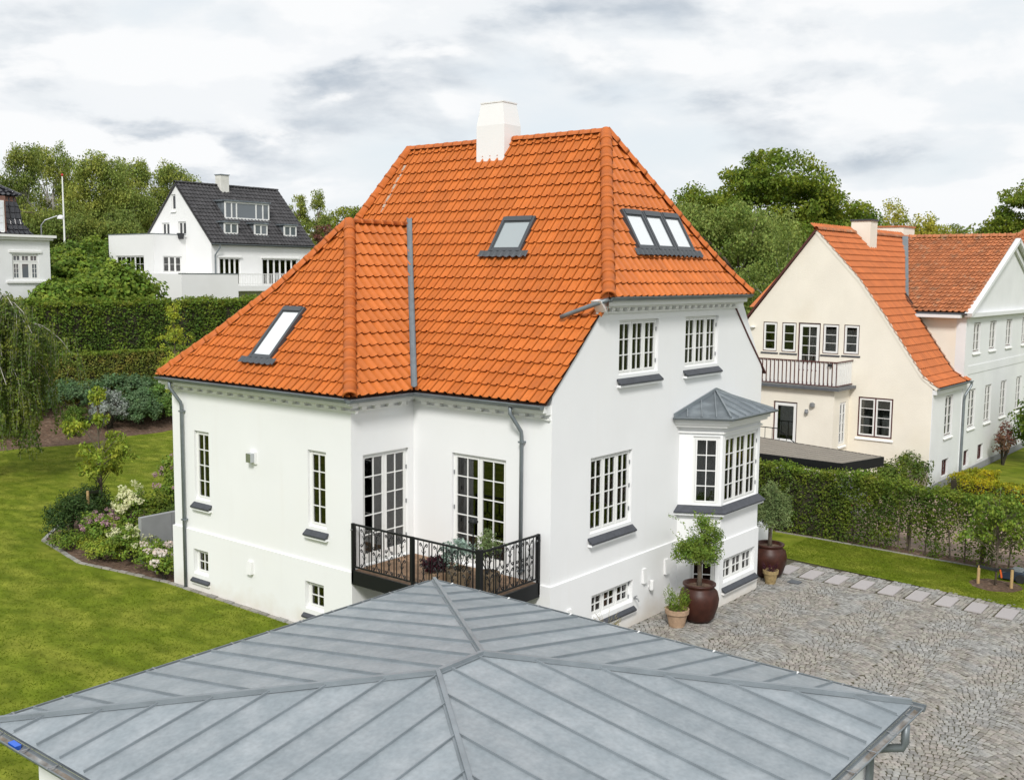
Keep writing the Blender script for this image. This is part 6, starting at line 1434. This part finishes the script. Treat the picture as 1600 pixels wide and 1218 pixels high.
sapling('young_tree', 'bushy young tree on the right lawn held between two stakes', 12.1, -5.68, -.1, 2.6, [(0, 0, 1.9, .62, .75, .55), (.1, -.4, 1.5, .65, .75, .5), (0, .4, 1.3, .55, .6, .4), (0, 0, 2.3, .35, .5, .35)], 85, 34, .18, .085, 'leaf_green', r=.03)
st = stake_set('tree_stakes', 'pair of low wooden stakes joined by black straps on the right lawn', [(12.0, -5.28), (12.1, -6.08)], -.1, .52); b = MB(); b.bar((11.98, -5.24, .40), (12.08, -5.68, .34), .05, .07); b.bar((12.07, -5.64, .35), (12.12, -6.12, .40), .05, .075); b.obj('strap', M['plastic'], st); b = MB(); b.bar((12.07, -5.80, .38), (12.07, -5.84, .16), .05, .03); b.obj('loose_strap', M['orange'], st)
b = MB(); vs = [(12.1+.62*math.cos(a)*random.uniform(.9, 1.1), -5.68+.62*math.sin(a)*random.uniform(.9, 1.1), -.078) for a in np.linspace(0, 2*math.pi, 24, endpoint=False)]; b.poly(vs); o = b.obj('tree_pit_soil', M['soil']); o['kind'] = 'structure'
def mower():
    t = thing('robot_mower', 'dark blue robot lawn mower parked at the hedge edge on the right lawn', 'lawn mower', (13.0, -5.9, -.085)); x, y, z = 13.0, -5.95, -.085; b = MB()
    prof = [(-.36, .06), (-.36, .16), (-.25, .26), (.1, .27), (.30, .20), (.36, .10), (.34, .06)]
    b.prism([(y+p, z+q) for p, q in prof], 0, x-.25, x+.25); b.obj('body', M['bluebody'], t); b = MB(); b.prism([(y-.2, z+.271), (y+.08, z+.275), (y+.06, z+.33), (y-.16, z+.33)], 0, x-.16, x+.16); b.obj('top_cover', M['zinc'], t)
    for s in (-1, 1): b = MB(); b.tube([(x+s*.25, y-.2, z+.12), (x+s*.31, y-.2, z+.12)], .12, 14); b.obj('wheel', M['rubber'], t)
mower()

# shrub bed at the back -----------------------------------------------------
SBK = 'shrubs in the bed at the back of the lawn'
def bs(name, label, x, y, rx, rz, m, n=70, per=70, leaf=.10, cr=.28, flat=.8, inner=.72, ry=None, cat='shrub', dz=0.): return shrub(name, label, x, y, gz(x, y)+dz, rx, ry or rx, rz, n, per, cr, leaf, m, flat, group=SBK, inner=inner, cat=cat)
bs('rhododendron', 'glossy green rhododendron at the bed front nearest the house corner', 14.9, 35.6, 1.3, 2.1, 'leaf_rhodo', 110, 80, .12)
bs('rhododendron', 'bluish dark rhododendron left of the glossy one in the bed', 12.1, 35.0, 1.15, 1.8, 'leaf_blue', 110, 80, .10)
bs('rhododendron', 'broad rhododendron in the middle of the bed', 13.4, 35.2, 1.1, 1.75, 'leaf_rhodo', 100, 80, .12)
bs('rhododendron', 'grey green rhododendron in front of the low hedge', 12.6, 37.2, 1.7, 1.6, 'leaf_blue', 110, 70, .12)
bs('rhododendron', 'dark rhododendron at the hedge foot right of centre', 15.6, 37.0, 1.4, 1.5, 'leaf_rhodo', 90, 70, .12)
bs('silver_shrub', 'silvery white leaved shrub in the shrub bed', 10.4, 34.9, .95, 1.9, 'leaf_silver', 80, 46, .10, .24, inner=.5)
bs('yew_bush', 'small dark bush left of the silver shrub', 8.9, 35.3, .6, 1.1, 'leaf_hedge_dark', 50, 60, .08)
bs('yew_bush', 'broad dark blue green bush behind the bare mulch', 9.7, 37.2, 1.5, 1.5, 'leaf_blue', 90, 70, .11)
bs('spirea_bush', 'low round green bush below the weeping birch', 5.6, 35.2, .75, 1.0, 'leaf_hedge', 60, 60, .08)
bs('spirea_bush', 'golden tinged small bush beside the house end of the bed', 15.9, 34.6, .5, .9, 'leaf_yellowgreen', 40, 50, .08)
bs('heather', 'tiny tuft of green in the bare mulch', 8.4, 34.5, .3, .4, 'leaf_hedge', 22, 40, .05, .12)
bs('pine_shrub', 'spreading grey green conifer at the left of the bed', 6.8, 37.2, 1.6, 1.4, 'leaf_blue', 90, 70, .10)
# flower bed by the house --------------------------------------------------
FB = 'flowering plants in the corner bed'
def flower(name, label, x, y, r, h, leafm, petal, nf, fz, fr=.06, n=60, per=46, leaf=.08, spread=1., flat=.8, per_f=26, fl=.045):
    t = shrub(name, label, x, y, 0, r, r, h, n, per, .2, leaf, leafm, flat, cat='flowering plant', group=FB, inner=.5)
    P = []
    for i in range(nf):
        a, q = random.uniform(0, 6.28), r*spread*random.uniform(.1, 1)**.6; z = h*fz*random.uniform(.86, 1.05)*(1-.30*(q/r)**2)
        P.append(np.array([x+q*math.cos(a), y+q*math.sin(a), z])+unit(rng.normal(size=(per_f, 3)))*fr*rng.uniform(.6, 1.1, (per_f, 1))*np.array([1, 1, .8]))
    P = np.concatenate(P); c = np.array([x, y, h*.5]); V, F = leafgeo(P, fl, unit(P-c), .5, .95); npobj('flower_heads', V, F, M[petal], t, kind='stuff'); return t
shrub('yew_hedge_plant', 'dark spiky evergreen at the tip of the corner bed', -1.45, 16.6, 0, .75, .75, 1.25, 90, 60, .22, .09, 'leaf_yewdark', 1.2, group=FB, cat='shrub', asp=.4)
shrub('yew_hedge_plant', 'dark evergreen behind the wooden stake', -.35, 17.6, 0, .7, .7, 1.2, 80, 60, .22, .09, 'leaf_yewdark', 1.2, group=FB, cat='shrub', asp=.4)
flower('stonecrop', 'bushy plant with dusty pink flower heads in the corner bed', -1.4, 14.75, .7, 1.15, 'leaf_green', 'petal_pink', 46, 1.02, .07, n=80)
flower('hydrangea', 'tall hydrangea with large cream panicles behind the stonecrop', -.75, 14.5, .5, 1.85, 'leaf_green', 'petal_cream', 26, 1.0, .12, n=46, per_f=44, fl=.06)
flower('hydrangea', 'lower hydrangea with cream white heads at the bed front', -1.55, 13.3, .66, .95, 'leaf_green', 'petal_cream', 26, 1.02, .09, n=80, per_f=36)
flower('hydrangea', 'leafy hydrangea with few white heads nearest the house corner', -1.6, 11.9, .55, .75, 'leaf_green', 'petal_white', 5, 1.1, .13, n=76, per_f=56, fl=.07)
flower('hydrangea', 'drooping blush hydrangea heads against the white house corner', -1.95, 11.05, .30, .70, 'leaf_green', 'petal_white', 5, 1.2, .12, n=26, per_f=50, fl=.07)
shrub('groundcover', 'lime green ground cover along the bed edging', -2.0, 14.1, 0, .42, .8, .55, 50, 40, .16, .06, 'leaf_sapling', group=FB)
shrub('groundcover', 'mid green ground cover in front of the dark evergreen', -1.95, 15.9, 0, .5, .5, .45, 36, 40, .16, .06, 'leaf_green', group=FB)
flower('joe_pye_weed', 'tall plant with pink heads standing beside the house wall', .9, 14.4, .85, 2.6, 'leaf_green', 'petal_pink', 40, 1.0, .08, n=110)
shrub('garden_shrub', 'low green shrub along the top of the concrete wall', .1, 14.1, 0, .9, .5, 1.6, 60, 50, .22, .09, 'leaf_hedge', group=FB, inner=.5)
def ret_wall():
    t = thing('retaining_wall', 'grey concrete panel retaining wall beside the left house corner', 'wall', (0, 12.9, 0)); x = -1.5
    for i, w in enumerate((.95, .78, .78, .78, .78)):
        b = MB(); b.box((x+.006, 12.80, -.2), (x+w-.006, 12.95, 1.28)); b.obj('concrete_panel', M['concrete'], t); x += w
    b = MB(); b.box((-1.7, 11.75, -.1), (.6, 11.9, .22)); b.top('low_wall', M['stucco'], 'low pale concrete kerb in front of the retaining wall', 'wall', (-.5, 11.8, 0))
ret_wall()

# pots on the drive ----------------------------------------------------------
def pot(mb, c, prof, n=28): mb.lathe(c, prof, n)
def olive(label, x, y, z, s, m, seed):
    t = thing('potted_olive', label, 'potted tree', (x, y, z), 'olive trees in big brown jars'); b = MB(); k = s
    b.lathe((x, y, z), [(.27*k, 0), (.36*k, .10*k), (.45*k, .38*k), (.47*k, .55*k), (.43*k, .72*k), (.35*k, .80*k), (.345*k, .84*k), (.39*k, .87*k), (.39*k, .91*k), (.33*k, .91*k), (.32*k, .82*k)], 32); p = b.obj('jar', M['plumpot'], t, smooth=True)
    b = MB(); b.lathe((x, y, z+.80*k), [(.33*k, 0), (.30*k, .03), (.05, .05)], 16); b.obj('soil', M['soil'], t)
    z1 = z+.83*k; b = MB(); b.tube([(x, y, z1-.05), (x+.02, y+.01, z1+.25), (x-.01, y, z1+.55), (x, y, z1+.95)], [.065, .055, .05, .03], 8); b.obj('trunk', M['bark'], t, smooth=True)
    bl = [(0, 0, z1-z+.74, .50, .50, .44), (.22, -.10, z1-z+1.10, .30, .30, .40), (-.26, .14, z1-z+.82, .36, .36, .34), (.05, .0, z1-z+1.40, .16, .16, .34)]
    _, C_ = crown(t, (x, y, z), bl, 210, 44, .15, .066, M[m], 1.0, 0, inner=.35, asp=.36); b = MB()
    for c in C_[::4]: b.tube([(x, y, z1+.45+random.uniform(0, .3)), c], [.014, .004], 4)
    b.obj('limbs', M['bark'], t, kind='stuff')
    P = []
    for i in range(30):
        a = random.uniform(0, 6.28); r0 = random.uniform(.15, .45); p0 = np.array([x+r0*math.cos(a), y+r0*math.sin(a), z1+random.uniform(.6, 1.5)]); d = unit(np.array([math.cos(a)*.6, math.sin(a)*.6, random.uniform(.2, 1.2)])); u = rng.uniform(0, .42, (22, 1)); P.append(p0+d*u+rng.normal(0, .018, (22, 3)))
    P = np.concatenate(P); cr = t.children[2]; V, F = leafgeo(P, .065, None, asp=.36); npobj('shoots', V, F, M[m], t, kind='stuff')
olive('potted olive tree in a plum brown jar in front of the small bay window', 4.48, -1.05, -.09, 1.0, 'leaf_olive', 1)
olive('potted grey green olive in a plum brown jar beyond the bay corner', 9.0, -.70, -.09, 1.0, 'leaf_grey_olive', 2)
def smallpot(name, label, x, y, r, h, m, leafm, blades, bh, z=-.09):
    t = thing(name, label, 'potted plant', (x, y, z)); b = MB(); b.lathe((x, y, z), [(r*.66, 0), (r*.90, h*.70), (r*.90, h*.72), (r*1.02, h*.74), (r*1.05, h), (r*.93, h), (r*.90, h*.9)], 24); b.obj('pot', M[m], t)
    b = MB(); b.lathe((x, y, z+h*.86), [(r*.9, 0), (r*.5, .03), (.01, .03)], 14); b.obj('soil', M['soil'], t); P = []; Hg = []
    for i in range(blades):
        a = random.uniform(0, 6.28); q = random.uniform(0, r*.9); L = bh*random.uniform(.6, 1.1); n = 26; u = rng.uniform(.05, 1, n)[:, None]
        P.append(np.array([x+q*math.cos(a), y+q*math.sin(a), z+h*.9])+np.array([math.cos(a)*.22, math.sin(a)*.22, 1])*u*L+rng.normal(0, .018, (n, 3))); Hg.append(np.tile([math.cos(a)*.6, math.sin(a)*.6, 1], (n, 1)))
    P = np.concatenate(P); V, F = leafgeo(P, .07, None, asp=.22, hang=np.concatenate(Hg)); npobj('foliage', V, F, M[leafm], t)
smallpot('potted_lavender', 'upright green herb in a ringed pale terracotta pot left of the large jar', 3.80, -.86, .27, .42, 'terracotta', 'leaf_green', 46, .52)
smallpot('potted_plant', 'small mossy buff pot with a dark plant beside the far jar', 8.42, -1.02, .20, .36, 'yellowpot', 'leaf_plum', 14, .22)
def grass_tuft():
    x, y, z = 1.35, -.55, -.1; t = thing('ornamental_grass', 'dry pale ornamental grass tuft in front of the basement window', 'grass', (x, y, z)); P, Hg = [], []
    for i in range(60):
        a = random.uniform(0, 6.28); L = random.uniform(.6, 1.15); n = 24; u = np.linspace(0, 1, n)[:, None]; P.append(np.array([x, y, z])+np.array([math.cos(a)*.30, math.sin(a)*.30, 0])*u**2*L+np.array([0, 0, 1])*u*L*(1-.25*u)); Hg.append(np.tile([math.cos(a)*.3, math.sin(a)*.3, 1], (n, 1)))
    V, F = leafgeo(np.concatenate(P), .07, None, asp=.14, hang=np.concatenate(Hg)); npobj('blades', V, F, M['straw'], t)
grass_tuft()
b = MB(); b.box((8.75, -1.65, -.083), (9.02, -1.35, -.06)); b.top('drain_cover', M['lead'], 'small rusty drain cover in the cobbles beside the mossy pot', 'drain cover', (8.9, -1.5, -.083))
# balcony plants --------------------------------------------------------------
def balcony_plants():
    zt = 1.60
    def planter(name, label, x, y, r, h, m, leafm, n, per, cr, leaf, ph, rr, asp=.6):
        t = thing(name, label, 'potted plant', (x, y, zt), 'planters on the balcony'); b = MB(); b.lathe((x, y, zt), [(r*.8, 0), (r, h*.8), (r*1.05, h), (r*.92, h), (r*.9, h*.9)], 20); b.obj('planter', M[m], t)
        crown(t, (x, y, zt), [(0, 0, h+ph*.5, rr, rr, ph*.5)], n, per, cr, leaf, M[leafm], .9, 0, name='foliage', inner=.3, asp=asp)
        b = MB()
        for i in range(6): b.tube([(x, y, zt+h*.85), (x+random.gauss(0, rr*.5), y+random.gauss(0, rr*.5), zt+h+ph*.7)], [.012, .004], 4)
        b.obj('stems', M['twigcore'], t, kind='stuff')
    planter('potted_eucalyptus', 'silvery blue foliage plant in a wicker planter on the balcony', -1.55, 1.15, .26, .45, 'wicker', 'leaf_euca', 36, 34, .14, .06, .60, .32)
    planter('potted_olive', 'yellow green shrub in the balcony corner behind the railing post', -1.35, .55, .24, .45, 'wicker', 'leaf_grey_olive', 30, 30, .13, .06, .85, .27, .45)
    planter('potted_coral_bells', 'low dark purple leaved plant at the balcony railing', -1.55, 1.75, .24, .30, 'terracotta', 'leaf_plum', 32, 36, .11, .07, .26, .30)
    x, y = -1.72, .62; t = thing('garden_torch', 'thin black garden torch with a domed head on the balcony', 'torch', (x, y, zt)); b = MB(); b.tube([(x, y, zt), (x, y, zt+1.55)], .014, 6); b.obj('rod', M['black'], t); b = MB(); b.lathe((x, y, zt+1.50), [(.02, 0), (.10, .02), (.10, .05), (.06, .10), (.01, .12)], 14); b.obj('head', M['black'], t); b = MB(); b.lathe((x, y, zt), [(.16, 0), (.16, .02), (.02, .03)], 12); b.obj('base', M['black'], t)
balcony_plants()
# grass blades on the lawns ----------------------------------------------------
def grass():
    def scatter(n, x0, x1, y0, y1, ok, z):
        p = np.column_stack([rng.uniform(x0, x1, n), rng.uniform(y0, y1, n)]); p = p[ok(p)]; return np.column_stack([p, np.full(len(p), z)])
    def okL(p):
        x, y = p[:, 0], p[:, 1]; v = np.array([.63, .777]); dx, dy = x-CAM.x, y-CAM.y; az = np.degrees(np.arctan2(dx, dy)); d = np.hypot(dx, dy)
        bed = (x > -2.75) & (y > 10.4) & (y < 19.4) & (x < 2.4+.0*y) & ((y < 17.2) | (x > -2.0+(y-17.2)*1.1))
        return (az > 20) & (az < 48) & ~((x > -2.1) & (y < 12)) & ~bed & (y < 33.1) & (rng.uniform(0, 1, len(x)) < np.clip(26/d, 0, 1)**1.3)
    def okR(p): x, y = p[:, 0], p[:, 1]; return (x > np.interp(y, [-16, -6.8, -4, -2.4, .2], [9.95, 10.5, 10.8, 10.9, 11.2])) & (x < np.interp(y, [-16, -6.8, -2, .5], [13.3, 13.5, 13.7, 13.75])) & ((x-12.1)**2+(y+5.68)**2 > .4)
    P = np.concatenate([scatter(300000, -12.5, 20, -1.5, 33, okL, -.006), scatter(36000, 9.9, 13.8, -12, .2, okR, -.088)])
    n = len(P); a = rng.uniform(0, 6.28, n); h = rng.uniform(.018, .038, n); w = .012; d = np.column_stack([np.cos(a), np.sin(a), np.zeros(n)]); lean = rng.normal(0, .04, (n, 2)); V = np.empty((n, 3, 3)); V[:, 0] = P-d*w; V[:, 1] = P+d*w; V[:, 2] = P+np.column_stack([lean, h])
    o = npobj('grass', V.reshape(-1, 3), np.arange(3*n).reshape(n, 3), M['grass'], kind='stuff'); tag(o, 'short mown grass covering the lawns', 'grass')
grass()
